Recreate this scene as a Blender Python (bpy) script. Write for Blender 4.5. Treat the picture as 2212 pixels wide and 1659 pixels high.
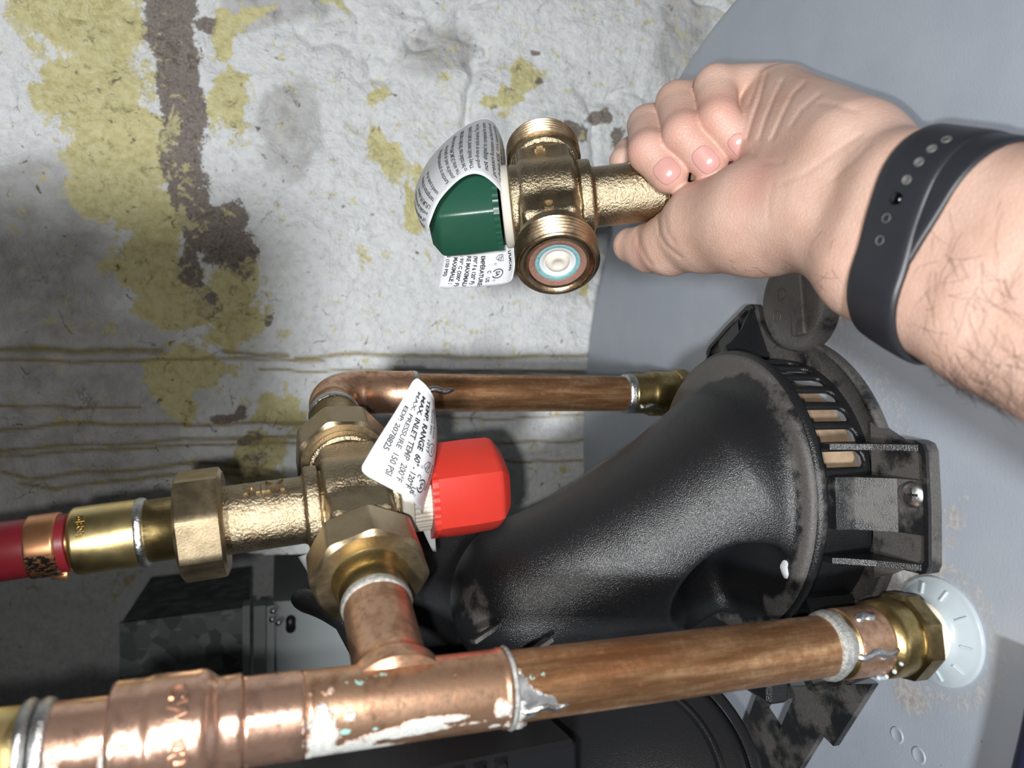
import bpy, math, random
import numpy as np
from mathutils import Matrix, Vector

# ------------------------------------------------------------------ scene reset
for o in list(bpy.data.objects):
    bpy.data.objects.remove(o, do_unlink=True)
SC = bpy.context.scene
COL = SC.collection
rng = np.random.default_rng(7)
random.seed(7)

# ------------------------------------------------------------------ camera
# Measurements are taken in a camera frame in millimetres (x right, y down,
# z forward in the picture) and carried to a room frame in metres (Z up).
# The phone was held sideways: the room's "up" points to the picture's left.
FPX, PCX, PCY = 1662.0, 1106.0, 829.5
TH = math.radians(17.0)
SN, CS = math.sin(TH), math.cos(TH)
TANK_Z = 1.400                      # height of the heater top above the floor
OFFZ = TANK_Z * 1000 + 254.0

def W(P):
    P = np.asarray(P, float)
    x, y, z = P[..., 0], P[..., 1], P[..., 2]
    return np.stack([-y, -SN * x + CS * z, -CS * x - SN * z + OFFZ], -1) / 1000.0

def CF(w):                          # room mm -> camera frame mm
    w = np.asarray(w, float)
    X, Y, Z = w[..., 0], w[..., 1], w[..., 2] - OFFZ
    return np.stack([-SN * Y - CS * Z, -X, CS * Y - SN * Z], -1)

def PX(px, py, z):                  # picture point at depth z (mm)
    return np.array([(px - PCX) / FPX * z, (py - PCY) / FPX * z, z])

def nrm(v):
    v = np.asarray(v, float)
    return v / np.linalg.norm(v)

cam_d = bpy.data.cameras.new('camera')
cam = bpy.data.objects.new('camera', cam_d)
COL.objects.link(cam)
cam_d.sensor_width = 36.0
cam_d.lens = 36.0 * FPX / 2212.0
cam_d.clip_start = 0.02
cam_d.clip_end = 50
right = Vector((0, -SN, -CS)); up = Vector((1, 0, 0)); fwd = Vector((0, CS, -SN))
cam.matrix_world = Matrix(((right.x, up.x, -fwd.x, 0), (right.y, up.y, -fwd.y, 0),
                           (right.z, up.z, -fwd.z, OFFZ / 1000), (0, 0, 0, 1)))
cam_d.dof.use_dof = True
cam_d.dof.focus_distance = 0.365
cam_d.dof.aperture_fstop = 11.0
SC.camera = cam

# ------------------------------------------------------------------ light
wd = bpy.data.worlds.new('world'); SC.world = wd; wd.use_nodes = True
wd.node_tree.nodes['Background'].inputs[0].default_value = (0.75, 0.85, 1.0, 1)
wd.node_tree.nodes['Background'].inputs[1].default_value = 0.05

def light(name, kind, loc, energy, size, target, color=(1, 1, 1), spread=None):
    l = bpy.data.lights.new(name, kind)
    l.energy = energy; l.color = color
    if kind == 'AREA':
        l.shape = 'DISK'; l.size = size
        if spread: l.spread = spread
    o = bpy.data.objects.new(name, l); COL.objects.link(o)
    o.location = loc
    d = Vector(target) - Vector(loc)
    o.rotation_euler = d.to_track_quat('-Z', 'Y').to_euler()
    return o

FL = W((-14, 9, -3))
light('phone_flash', 'AREA', FL, 0.84, 0.007, W((-14 + 40, 9, 400)), (1.0, 0.985, 0.96))
light('ceiling_lamp', 'AREA', (-0.15, -1.10, 2.10), 26.0, 0.13, (0.05, 0.45, 1.45), (0.96, 0.98, 1.0))

SC.view_settings.view_transform = 'Standard'
SC.view_settings.look = 'None'
SC.view_settings.exposure = 0.0
SC.view_settings.gamma = 1.0
SC.view_settings.use_curve_mapping = False
# ------------------------------------------------------------------ node helper
class G:
    def __init__(s, name):
        s.m = bpy.data.materials.new(name); s.m.use_nodes = True
        s.t = s.m.node_tree; s.t.nodes.clear()
        s.o = s.t.nodes.new('ShaderNodeOutputMaterial')
        s.b = s.t.nodes.new('ShaderNodeBsdfPrincipled')
        s.t.links.new(s.b.outputs[0], s.o.inputs[0])
    def put(s, inp, v):
        if hasattr(v, 'is_output'):
            s.t.links.new(v, inp)
        elif v is not None:
            if isinstance(v, (tuple, list)) and len(v) == 3 and inp.type == 'RGBA':
                v = (*v, 1)
            inp.default_value = v
    def node(s, typ, **kw):
        n = s.t.nodes.new(typ)
        for k, v in kw.items(): setattr(n, k, v)
        return n
    def attr(s, name, out='Vector'):
        n = s.node('ShaderNodeAttribute', attribute_name=name); return n.outputs[out]
    def obj(s):
        return s.node('ShaderNodeTexCoord').outputs['Object']
    def scale(s, v, sc):
        n = s.node('ShaderNodeVectorMath', operation='MULTIPLY'); s.put(n.inputs[0], v); s.put(n.inputs[1], tuple(sc)); return n.outputs[0]
    def vadd(s, v, w):
        n = s.node('ShaderNodeVectorMath', operation='ADD'); s.put(n.inputs[0], v); s.put(n.inputs[1], w); return n.outputs[0]
    def sep(s, v):
        n = s.node('ShaderNodeSeparateXYZ'); s.put(n.inputs[0], v); return n.outputs
    def noise(s, v, sc, det=4, ro=0.55, dist=0.0, out='Fac'):
        n = s.node('ShaderNodeTexNoise'); s.put(n.inputs['Vector'], v)
        n.inputs['Scale'].default_value = sc; n.inputs['Detail'].default_value = det
        n.inputs['Roughness'].default_value = ro; n.inputs['Distortion'].default_value = dist
        return n.outputs[out]
    def voro(s, v, sc, feature='F1', out='Distance', rnd=1.0):
        n = s.node('ShaderNodeTexVoronoi', feature=feature); s.put(n.inputs['Vector'], v)
        n.inputs['Scale'].default_value = sc; n.inputs['Randomness'].default_value = rnd
        return n.outputs[out]
    def ramp(s, f, pts, interp='LINEAR'):
        n = s.node('ShaderNodeValToRGB'); e = n.color_ramp.elements; n.color_ramp.interpolation = interp
        while len(e) < len(pts): e.new(0.5)
        for i, (p, c) in enumerate(pts):
            e[i].position = p
            e[i].color = (c, c, c, 1) if isinstance(c, (int, float)) else (*c, 1)
        s.put(n.inputs[0], f); return n.outputs[0]
    def mix(s, f, a, b, typ='MIX'):
        n = s.node('ShaderNodeMix', data_type='RGBA', blend_type=typ)
        s.put(n.inputs[0], f); s.put(n.inputs[6], a); s.put(n.inputs[7], b); return n.outputs[2]
    def ma(s, op, a, b=None, c=None, clamp=False):
        n = s.node('ShaderNodeMath', operation=op, use_clamp=clamp)
        s.put(n.inputs[0], a)
        if b is not None: s.put(n.inputs[1], b)
        if c is not None: s.put(n.inputs[2], c)
        return n.outputs[0]
    def step(s, f, lo, hi):
        n = s.node('ShaderNodeMapRange', interpolation_type='SMOOTHSTEP')
        s.put(n.inputs[0], f); n.inputs[1].default_value = lo; n.inputs[2].default_value = hi; return n.outputs[0]
    def rng(s, f, a, b, c, d):
        n = s.node('ShaderNodeMapRange'); s.put(n.inputs[0], f)
        for i, v in enumerate((a, b, c, d)): n.inputs[i + 1].default_value = v
        return n.outputs[0]
    def bump(s, h, strength=0.5, dist=0.001, normal=None):
        n = s.node('ShaderNodeBump'); s.put(n.inputs['Height'], h)
        n.inputs['Strength'].default_value = strength; n.inputs['Distance'].default_value = dist
        if normal is not None: s.put(n.inputs['Normal'], normal)
        return n.outputs[0]
    def fin(s, base=None, rough=None, metal=None, normal=None, **kw):
        I = s.b.inputs
        s.put(I['Base Color'], base); s.put(I['Roughness'], rough); s.put(I['Metallic'], metal)
        if normal is not None: s.put(I['Normal'], normal)
        for k, v in kw.items(): s.put(I[k.replace('_', ' ')], v)
        return s.m

# ------------------------------------------------------------------ mesh helper
def addmesh(name, verts, faces, mat, base=(0, 0, 0), parent=None, lc=None, attrs=None, smooth=True, angle=None):
    """verts: room metres (n,3) array; faces: list or (m,4)/(m,3) array."""
    me = bpy.data.meshes.new(name)
    v = np.asarray(verts, float) - np.asarray(base, float)
    if isinstance(faces, np.ndarray):
        n, k = faces.shape
        me.vertices.add(len(v)); me.vertices.foreach_set('co', v.ravel())
        me.loops.add(n * k); me.loops.foreach_set('vertex_index', faces.ravel().astype(np.int32))
        me.polygons.add(n)
        me.polygons.foreach_set('loop_start', np.arange(0, n * k, k, dtype=np.int32))
        me.update(calc_edges=True); me.validate()
    else:
        me.from_pydata([tuple(p) for p in v], [], [tuple(map(int, f)) for f in faces])
    if smooth:
        me.polygons.foreach_set('use_smooth', np.ones(len(me.polygons), bool))
        if angle is not None:
            me.set_sharp_from_angle(angle=math.radians(angle))
    if lc is None:
        lc = v * 1000.0
    a = me.attributes.new('lc', 'FLOAT_VECTOR', 'POINT'); a.data.foreach_set('vector', np.asarray(lc, np.float32).ravel())
    for k, arr in (attrs or {}).items():
        a = me.attributes.new(k, 'FLOAT', 'POINT'); a.data.foreach_set('value', np.asarray(arr, np.float32).ravel())
    if mat: me.materials.append(mat)
    o = bpy.data.objects.new(name, me); COL.objects.link(o)
    if parent is not None: o.parent = parent
    else: o.location = tuple(base)
    return o

class Thing:
    def __init__(s, name, label, cat, base, group=None):
        s.base = np.asarray(base, float)
        s.e = bpy.data.objects.new(name, None); COL.objects.link(s.e)
        s.e.location = tuple(s.base); s.e.empty_display_size = 0.02
        s.e['label'] = label; s.e['category'] = cat
        if group: s.e['group'] = group
    def part(s, name, vf, mat, parent=None, label=None, c=True, **kw):
        v, f = vf[0], vf[1]
        if len(vf) > 2 and 'lc' not in kw: kw['lc'] = vf[2]
        v = W(v) if c else np.asarray(v, float) / 1000.0
        o = addmesh(name, v, f, mat, s.base, parent or s.e, **kw)
        if label: o['label'] = label
        return o

def one(name, label, cat, vf, mat, base=None, c=True, group=None, kind=None, **kw):
    v = W(vf[0]) if c else np.asarray(vf[0], float) / 1000.0
    if len(vf) > 2 and 'lc' not in kw: kw['lc'] = vf[2]
    if base is None: base = np.array([v[:, 0].mean(), v[:, 1].mean(), v[:, 2].min()])
    o = addmesh(name, v, vf[1], mat, base, None, **kw)
    if label: o['label'] = label
    if cat: o['category'] = cat
    if group: o['group'] = group
    if kind: o['kind'] = kind
    return o

def frame(axis, ref):
    a = nrm(axis); e = np.asarray(ref, float); e = nrm(e - a * (a @ e)); return a, e, np.cross(a, e)

def lathe(prof, org, axis, ref=(0, 0, -1), seg=48, close=True, rfun=None):
    """prof: list of (u, r) along axis from org. returns verts, faces, local coords"""
    a, e, b = frame(axis, ref)
    org = np.asarray(org, float)
    prof = [(p[0], max(p[1], 1e-3)) for p in prof]
    ph = np.linspace(0, 2 * np.pi, seg, endpoint=False)
    V, L = [], []
    for i, (u, r) in enumerate(prof):
        rr = np.full(seg, r) if rfun is None else rfun(u, r, ph)
        V.append(org + u * a + rr[:, None] * (np.cos(ph)[:, None] * e + np.sin(ph)[:, None] * b))
        L.append(np.stack([np.full(seg, u), rr * np.cos(ph), rr * np.sin(ph)], -1))
    V = np.concatenate(V); L = np.concatenate(L)
    F = []
    n = len(prof)
    for i in range(n - 1):
        for j in range(seg):
            k = (j + 1) % seg
            F.append((i * seg + j, i * seg + k, (i + 1) * seg + k, (i + 1) * seg + j))
    if close:
        F.append(tuple(reversed(range(seg)))) if True else None
        F.append(tuple(range((n - 1) * seg, n * seg)))
    return V, F, L

def dense(prof, du):
    out = [prof[0]]
    for (u0, r0), (u1, r1) in zip(prof[:-1], prof[1:]):
        n = max(1, int(abs(u1 - u0) / du))
        for k in range(1, n + 1):
            t = k / n; out.append((u0 + (u1 - u0) * t, r0 + (r1 - r0) * t))
    return out

def join(*parts):
    V, F, L, o = [], [], [], 0
    for p in parts:
        V.append(np.asarray(p[0], float)); F += [tuple(i + o for i in f) for f in p[1]]
        L.append(p[2] if len(p) > 2 else np.asarray(p[0], float)); o += len(p[0])
    return np.concatenate(V), F, np.concatenate(L)

def poly_r(n, rot=0.0, mixc=1.0):
    """rfun: regular n-gon cross-section (r is the corner radius)"""
    def f(u, r, ph):
        q = 2 * np.pi / n
        d = (ph - rot) % q - q / 2
        return r * (mixc * math.cos(q / 2) / np.cos(d) + (1 - mixc))
    return f

def box(c, hx, hy, hz, ax=None, bev=0.0):
    """rounded-edge box around c with axes ax (3 unit rows)"""
    ax = np.eye(3) if ax is None else np.asarray(ax, float)
    c = np.asarray(c, float)
    if bev <= 0:
        V = [c + sx * hx * ax[0] + sy * hy * ax[1] + sz * hz * ax[2] for sx in (-1, 1) for sy in (-1, 1) for sz in (-1, 1)]
        F = [(0, 1, 3, 2), (4, 6, 7, 5), (0, 4, 5, 1), (2, 3, 7, 6), (0, 2, 6, 4), (1, 5, 7, 3)]
        return np.array(V), F
    V, idx = [], {}
    for sx in (-1, 1):
        for sy in (-1, 1):
            for sz in (-1, 1):
                for k in range(3):
                    h = [hx - bev, hy - bev, hz - bev]; h[k] += bev
                    idx[(sx, sy, sz, k)] = len(V)
                    V.append(c + sx * h[0] * ax[0] + sy * h[1] * ax[1] + sz * h[2] * ax[2])
    F = []
    def q(*k): F.append(tuple(idx[i] for i in k))
    for s in (-1, 1):
        o = [(-1, -1), (1, -1), (1, 1), (-1, 1)]
        if s < 0: o = o[::-1]
        q(*[(s, a, b, 0) for a, b in o]); q(*[(b, s, a, 1) for a, b in o]); q(*[(a, b, s, 2) for a, b in o])
    for s1 in (-1, 1):
        for s2 in (-1, 1):
            for k0, k1, mk in ((0, 1, lambda a, b, t: (a, b, t)), (1, 2, lambda a, b, t: (t, a, b)), (2, 0, lambda a, b, t: (b, t, a))):
                fs = [(*mk(s1, s2, -1), k0), (*mk(s1, s2, 1), k0), (*mk(s1, s2, 1), k1), (*mk(s1, s2, -1), k1)]
                if s1 * s2 > 0: fs = fs[::-1]
                q(*fs)
            for s3 in (-1, 1):
                pass
    for sx in (-1, 1):
        for sy in (-1, 1):
            for sz in (-1, 1):
                t = [(sx, sy, sz, 0), (sx, sy, sz, 1), (sx, sy, sz, 2)]
                q(*(t if sx * sy * sz > 0 else t[::-1]))
    return np.array(V), F

def tube(pts, r, seg=10, close=True):
    pts = np.asarray(pts, float); n = len(pts)
    rr = np.full(n, r) if np.isscalar(r) else np.asarray(r, float)
    T = np.gradient(pts, axis=0); T /= np.linalg.norm(T, axis=1)[:, None] + 1e-12
    e = np.cross(T[0], (0.31, 0.52, 0.79)); e /= np.linalg.norm(e)
    ph = np.linspace(0, 2 * np.pi, seg, endpoint=False)
    V, L, s = [], [], 0.0
    for i in range(n):
        e = e - T[i] * (T[i] @ e); e /= np.linalg.norm(e) + 1e-12
        b = np.cross(T[i], e)
        if i: s += np.linalg.norm(pts[i] - pts[i - 1])
        V.append(pts[i] + rr[i] * (np.cos(ph)[:, None] * e + np.sin(ph)[:, None] * b))
        L.append(np.stack([np.full(seg, s), rr[i] * np.cos(ph), rr[i] * np.sin(ph)], -1))
    F = []
    for i in range(n - 1):
        for j in range(seg):
            k = (j + 1) % seg
            F.append((i * seg + j, i * seg + k, (i + 1) * seg + k, (i + 1) * seg + j))
    if close:
        F.append(tuple(reversed(range(seg)))); F.append(tuple(range((n - 1) * seg, n * seg)))
    return np.concatenate(V), F, np.concatenate(L)

def spline(pts, n):
    """Catmull-Rom through pts, n samples"""
    P = np.asarray(pts, float); P = np.vstack([2 * P[0] - P[1], P, 2 * P[-1] - P[-2]])
    m = len(P) - 3; out = []
    for t in np.linspace(0, m - 1e-9, n):
        i = int(t); u = t - i; p0, p1, p2, p3 = P[i:i + 4]
        out.append(0.5 * ((2 * p1) + (-p0 + p2) * u + (2 * p0 - 5 * p1 + 4 * p2 - p3) * u * u + (-p0 + 3 * p1 - 3 * p2 + p3) * u ** 3))
    return np.array(out)

def prism(poly, org, ex, ey, ez, h):
    """extrude a 2-D outline (list of (x,y)) by h along ez"""
    org = np.asarray(org, float); ex, ey, ez = map(nrm, (ex, ey, ez)); n = len(poly)
    V = [org + x * ex + y * ey for x, y in poly] + [org + x * ex + y * ey + h * ez for x, y in poly]
    F = [tuple(reversed(range(n))), tuple(range(n, 2 * n))]
    for i in range(n):
        j = (i + 1) % n; F.append((i, j, n + j, n + i))
    return np.array(V), F

# ------------------------------------------------------------------ distance fields
def smin(a, b, k):
    if k <= 0: return np.minimum(a, b)
    h = np.clip(0.5 + 0.5 * (b - a) / k, 0, 1)
    return b + (a - b) * h - k * h * (1 - h)

def smax(a, b, k): return -smin(-a, -b, k)

def rcone(P, a, b, ra, rb):
    a = np.asarray(a, np.float32); b = np.asarray(b, np.float32)
    ba = b - a; l2 = ba @ ba
    t = np.clip((P - a) @ ba / l2, 0, 1)
    d = P - a - t[:, None] * ba
    return np.sqrt(np.einsum('ij,ij->i', d, d)) - (ra + (rb - ra) * t)

def ellips(P, c, axes, r):
    q = (P - np.asarray(c, np.float32)) @ np.asarray(axes, np.float32).T
    r = np.asarray(r, np.float32)
    k0 = np.linalg.norm(q / r, axis=1); k1 = np.linalg.norm(q / (r * r), axis=1) + 1e-9
    return k0 * (k0 - 1) / k1

def cyl(P, i, lo, hi, r, rd=0.0, c=(0, 0)):
    """capped cylinder along coordinate i of P"""
    j, k = [x for x in range(3) if x != i]
    d = np.sqrt((P[:, j] - c[0]) ** 2 + (P[:, k] - c[1]) ** 2) - r + rd
    e = np.abs(P[:, i] - (lo + hi) / 2) - (hi - lo) / 2 + rd
    return np.minimum(np.maximum(d, e), 0) + np.sqrt(np.maximum(d, 0) ** 2 + np.maximum(e, 0) ** 2) - rd

def rbox(P, c, h, rd=0.0):
    q = np.abs(P - np.asarray(c, np.float32)) - np.asarray(h, np.float32) + rd
    return np.linalg.norm(np.maximum(q, 0), axis=1) + np.minimum(q.max(1), 0) - rd

def sdf_mesh(fn, lo, hi, res, blk=5):
    """sparse sampling + naive surface nets -> verts, quads"""
    lo = np.asarray(lo, float); hi = np.asarray(hi, float)
    n = (np.ceil((hi - lo) / (res * blk)).astype(int)) * blk + 1
    cn = (n - 1) // blk
    cs = res * blk
    cc = np.stack(np.meshgrid(*[lo[i] + (np.arange(cn[i]) + 0.5) * cs for i in range(3)], indexing='ij'), -1).reshape(-1, 3).astype(np.float32)
    cv = fn(cc).reshape(cn)
    near = np.abs(cv) < cs * 1.25
    g = np.repeat(np.repeat(np.repeat(np.sign(cv), blk, 0), blk, 1), blk, 2).astype(np.float32) * 50
    g = np.pad(g, ((0, 1), (0, 1), (0, 1)), mode='edge')
    mk = np.repeat(np.repeat(np.repeat(near, blk, 0), blk, 1), blk, 2)
    mk = np.pad(mk, ((0, 1), (0, 1), (0, 1)), mode='edge')
    m2 = mk.copy()
    for ax in range(3):
        m2 |= np.roll(m2, 1, ax)
    idx = np.argwhere(m2)
    for s in range(0, len(idx), 600000):
        q = idx[s:s + 600000]
        g[q[:, 0], q[:, 1], q[:, 2]] = fn((lo + q * res).astype(np.float32))
    ins = g < 0
    c8 = [(a, b, c) for a in (0, 1) for b in (0, 1) for c in (0, 1)]
    sl = lambda a, k: slice(a, k - 1 + a)
    cnt = sum(ins[sl(a, n[0]), sl(b, n[1]), sl(c, n[2])].astype(np.int8) for a, b, c in c8)
    act = np.argwhere((cnt > 0) & (cnt < 8))
    vals = np.stack([g[act[:, 0] + a, act[:, 1] + b, act[:, 2] + c] for a, b, c in c8], 1)
    acc = np.zeros((len(act), 3)); num = np.zeros(len(act))
    for i in range(8):
        for j in range(i + 1, 8):
            if sum(abs(x - y) for x, y in zip(c8[i], c8[j])) != 1: continue
            va, vb = vals[:, i], vals[:, j]; cr = (va < 0) != (vb < 0)
            t = np.where(cr, va / np.where(cr, va - vb, 1), 0)[:, None]
            p = np.asarray(c8[i], float) + t * (np.asarray(c8[j], float) - np.asarray(c8[i], float))
            acc += np.where(cr[:, None], p, 0); num += cr
    V = lo + (act + acc / num[:, None]) * res
    vid = np.full(tuple(n - 1), -1, np.int64); vid[act[:, 0], act[:, 1], act[:, 2]] = np.arange(len(act))
    Q = []
    for ax in range(3):
        a, b = [x for x in range(3) if x != ax]
        s0 = [slice(1, -1)] * 3; s0[ax] = slice(0, n[ax] - 1)
        s1 = [slice(1, -1)] * 3; s1[ax] = slice(1, n[ax])
        A = ins[tuple(s0)]; B = ins[tuple(s1)]
        e = np.argwhere(A != B)
        if not len(e): continue
        flip = A[e[:, 0], e[:, 1], e[:, 2]]
        e = e + 1; e[:, ax] -= 1
        def at(da, db):
            q = e.copy(); q[:, a] += da; q[:, b] += db; return vid[q[:, 0], q[:, 1], q[:, 2]]
        quad = np.stack([at(-1, -1), at(0, -1), at(0, 0), at(-1, 0)], 1)
        if ax == 1: flip = ~flip
        quad[~flip] = quad[~flip][:, ::-1]
        Q.append(quad)
    Q = np.concatenate(Q); Q = Q[(Q >= 0).all(1)]
    return V, Q

# ------------------------------------------------------------------ value noise
def vnoise(x, y, seed=0):
    xi = np.floor(x).astype(np.int64); yi = np.floor(y).astype(np.int64)
    u = x - xi; v = y - yi; u = u * u * u * (u * (u * 6 - 15) + 10); v = v * v * v * (v * (v * 6 - 15) + 10)
    def h(a, b):
        n = (a * 374761393 + b * 668265263 + seed * 974634077) & 0x7fffffff
        n = ((n ^ (n >> 13)) * 1274126177) & 0x7fffffff
        return ((n ^ (n >> 16)) & 0xffff) / 65535.0
    return (h(xi, yi) * (1 - u) + h(xi + 1, yi) * u) * (1 - v) + (h(xi, yi + 1) * (1 - u) + h(xi + 1, yi + 1) * u) * v

def fbm(x, y, oct=5, seed=0, gain=0.5):
    s = 0; a = 1; t = 0
    for o in range(oct):
        s = s + a * vnoise(x * 2 ** o, y * 2 ** o, seed + o * 17); t += a; a *= gain
    return s / t

# ------------------------------------------------------------------ lettering
def text_flat(txt, size, bold=0.0, align='LEFT'):
    """flat outline of a line of text in mm: verts (n,2), faces"""
    cu = bpy.data.curves.new('t', 'FONT'); cu.body = txt; cu.size = size; cu.align_x = align
    cu.offset = bold; cu.resolution_u = 3
    ob = bpy.data.objects.new('t', cu); COL.objects.link(ob)
    bpy.context.view_layer.update()
    me = bpy.data.meshes.new_from_object(ob.evaluated_get(bpy.context.evaluated_depsgraph_get()))
    v = np.array([tuple(p.co)[:2] for p in me.vertices]).reshape(-1, 2); f = [tuple(p.vertices) for p in me.polygons]
    bpy.data.objects.remove(ob); bpy.data.curves.remove(cu); bpy.data.meshes.remove(me)
    return v, f

def ring_flat(r0, r1, n=28, a0=0.0, a1=2 * math.pi):
    ph = np.linspace(a0, a1, n)
    v = np.concatenate([np.stack([r * np.cos(ph), r * np.sin(ph)], 1) for r in (r0, r1)])
    return v, [(i, i + 1, n + i + 1, n + i) for i in range(n - 1)]

def line_flat(p, q, w):
    p = np.array(p, float); q = np.array(q, float); d = nrm(q - p); t = np.array([-d[1], d[0]]) * w / 2
    return np.array([p - t, q - t, q + t, p + t]), [(0, 1, 2, 3)]

def place(flat, x, y, rot=0.0, sx=1.0, sy=1.0):
    v, f = flat; c, s = math.cos(rot), math.sin(rot)
    v = v * np.array([sx, sy])
    return np.stack([v[:, 0] * c - v[:, 1] * s + x, v[:, 0] * s + v[:, 1] * c + y], 1), f

def jflat(items):
    V, F, o = [], [], 0
    for v, f in items:
        if len(v) == 0: continue
        V.append(v); F += [tuple(i + o for i in q) for q in f]; o += len(v)
    return np.concatenate(V), F
# ------------------------------------------------------------------ materials
M = {}
def mk_wall():
    g = G('painted_stone'); v = g.attr('lc')
    y = g.attr('mky', 'Fac'); b = g.attr('mkb', 'Fac'); d = g.attr('mkd', 'Fac'); w = g.attr('mkw', 'Fac')
    n1 = g.noise(v, 0.055, 8, 0.62); n2 = g.noise(v, 0.16, 6, 0.6, 0.4); n3 = g.noise(v, 0.55, 4, 0.6)
    n4 = g.noise(v, 0.021, 5, 0.55)
    white = g.ramp(n2, [(0.30, (0.72, 0.73, 0.73)), (0.52, (0.85, 0.865, 0.865)), (0.75, (0.90, 0.91, 0.905))])
    worn = g.ramp(n1, [(0.3, (0.42, 0.41, 0.39)), (0.55, (0.60, 0.60, 0.59)), (0.8, (0.70, 0.70, 0.69))])  # grey of worn paint, also used for the painted hand shadow
    base = g.mix(g.step(g.ma('ADD', w, g.ma('MULTIPLY', n1, 0.8)), 0.62, 0.98), white, worn)
    ycol = g.ramp(n2, [(0.3, (0.56, 0.50, 0.23)), (0.55, (0.74, 0.68, 0.36)), (0.8, (0.80, 0.75, 0.48))])
    n5 = g.noise(v, 0.030, 9, 0.68, 0.3)
    yf = g.step(g.ma('ADD', g.ma('MULTIPLY', y, 0.8), g.ma('ADD', g.ma('MULTIPLY', n5, 1.5), g.ma('MULTIPLY', n3, 0.35))), 1.30, 1.36)
    base = g.mix(yf, base, ycol)
    bcol = g.ramp(n3, [(0.3, (0.15, 0.12, 0.105)), (0.5, (0.27, 0.23, 0.20)), (0.8, (0.37, 0.32, 0.285))])
    bf = g.step(g.ma('ADD', g.ma('MULTIPLY', b, 0.85), g.ma('ADD', g.ma('MULTIPLY', n5, 1.1), g.ma('MULTIPLY', n3, 0.45))), 1.22, 1.28)
    base = g.mix(bf, base, bcol)
    # chips and pits
    chip = g.step(g.ma('ADD', g.noise(v, 0.12, 6, 0.7, 0.8), g.ma('ADD', g.ma('MULTIPLY', n4, 0.2), g.ma('MULTIPLY', g.ma('MAXIMUM', g.ma('MULTIPLY', y, 0.8), b), 0.075))), 0.765, 0.80)
    base = g.mix(chip, base, (0.20, 0.17, 0.13))
    fleck = g.step(g.ma('ADD', g.noise(g.vadd(v, (310, 77, 15)), 0.085, 7, 0.68, 0.6), g.ma('MULTIPLY', y, 0.25)), 0.665, 0.70)
    base = g.mix(g.ma('MULTIPLY', fleck, 0.75), base, ycol)
    crk = g.voro(g.vadd(v, g.scale(g.noise(v, 0.05, 4, 0.6, out='Color'), (26, 26, 26))), 0.028, 'DISTANCE_TO_EDGE')
    crf = g.ma('MULTIPLY', g.ma('SUBTRACT', 1.0, g.step(crk, 0.0, 0.013)), g.step(g.noise(v, 0.028, 4), 0.57, 0.66))
    base = g.mix(g.ma('MULTIPLY', crf, 0.6), base, (0.26, 0.24, 0.2))
    dcol = g.ramp(n2, [(0.3, (0.20, 0.14, 0.03)), (0.7, (0.40, 0.31, 0.11))])
    base = g.mix(g.ma('MULTIPLY', d, g.rng(n2, 0.3, 0.6, 0.45, 1.0)), base, dcol)
    h = g.ma('ADD', g.ma('MULTIPLY', n2, 1.0), g.ma('MULTIPLY', n3, 0.5))
    h = g.ma('SUBTRACT', h, g.ma('ADD', g.ma('MULTIPLY', bf, 0.35), g.ma('MULTIPLY', crf, 0.6)))
    h = g.ma('SUBTRACT', h, g.ma('MULTIPLY', chip, 0.4))
    nb = g.bump(h, 0.72, 0.0050)
    return g.fin(base, 0.6, 0, nb)
def mk_tank():
    g = G('grey_enamel'); v = g.attr('lc'); d = g.attr('mkd', 'Fac')
    n = g.noise(v, 0.03, 4); n2 = g.noise(v, 0.35, 6, 0.65)
    base = g.ramp(n, [(0.3, (0.335, 0.37, 0.425)), (0.7, (0.375, 0.41, 0.465))])
    dirt = g.step(g.ma('ADD', d, g.ma('MULTIPLY', n2, 0.8)), 0.80, 1.02)
    base = g.mix(g.ma('MULTIPLY', dirt, 0.75), base, g.ramp(n2, [(0.35, (0.30, 0.25, 0.20)), (0.6, (0.47, 0.46, 0.44))]))
    sp = g.step(g.voro(v, 0.11), 0.055, 0.035)
    base = g.mix(g.ma('MULTIPLY', sp, g.step(g.noise(v, 0.05, 2), 0.5, 0.6)), base, (0.25, 0.24, 0.22))
    return g.fin(base, g.rng(dirt, 0, 1, 0.36, 0.6), 0, g.bump(g.ma('ADD', g.noise(v, 0.9, 2), g.ma('MULTIPLY', dirt, 2.0)), 0.15, 0.0006))
def mk_black(name='black_plastic', dust=1.0, rough=0.29, grain=1.0):
    g = G(name); v = g.attr('lc'); du = g.attr('dust', 'Fac')
    n = g.noise(v, 0.045, 5, 0.6); f = g.noise(v, 2.0, 2, 0.5); f2 = g.noise(v, 1.1, 3, 0.7)
    dm = g.step(g.ma('ADD', g.ma('MULTIPLY', du, dust), g.ma('MULTIPLY', n, 0.55)), 0.62, 0.70)
    dm = g.ma('MULTIPLY', dm, g.rng(f2, 0.3, 0.7, 0.55, 1.0))
    base = g.mix(dm, (0.011, 0.0115, 0.013), (0.115, 0.108, 0.10))
    sp = g.step(g.noise(v, 0.8, 2, 0.5), 0.74, 0.78)
    base = g.mix(g.ma('MULTIPLY', sp, g.ma('MULTIPLY', dm, 0.7)), base, (0.34, 0.31, 0.28))
    return g.fin(base, g.rng(dm, 0, 1, rough, 0.6), 0, g.bump(f, 0.6 * grain, 0.00045), Specular_IOR_Level=0.55)
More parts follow.
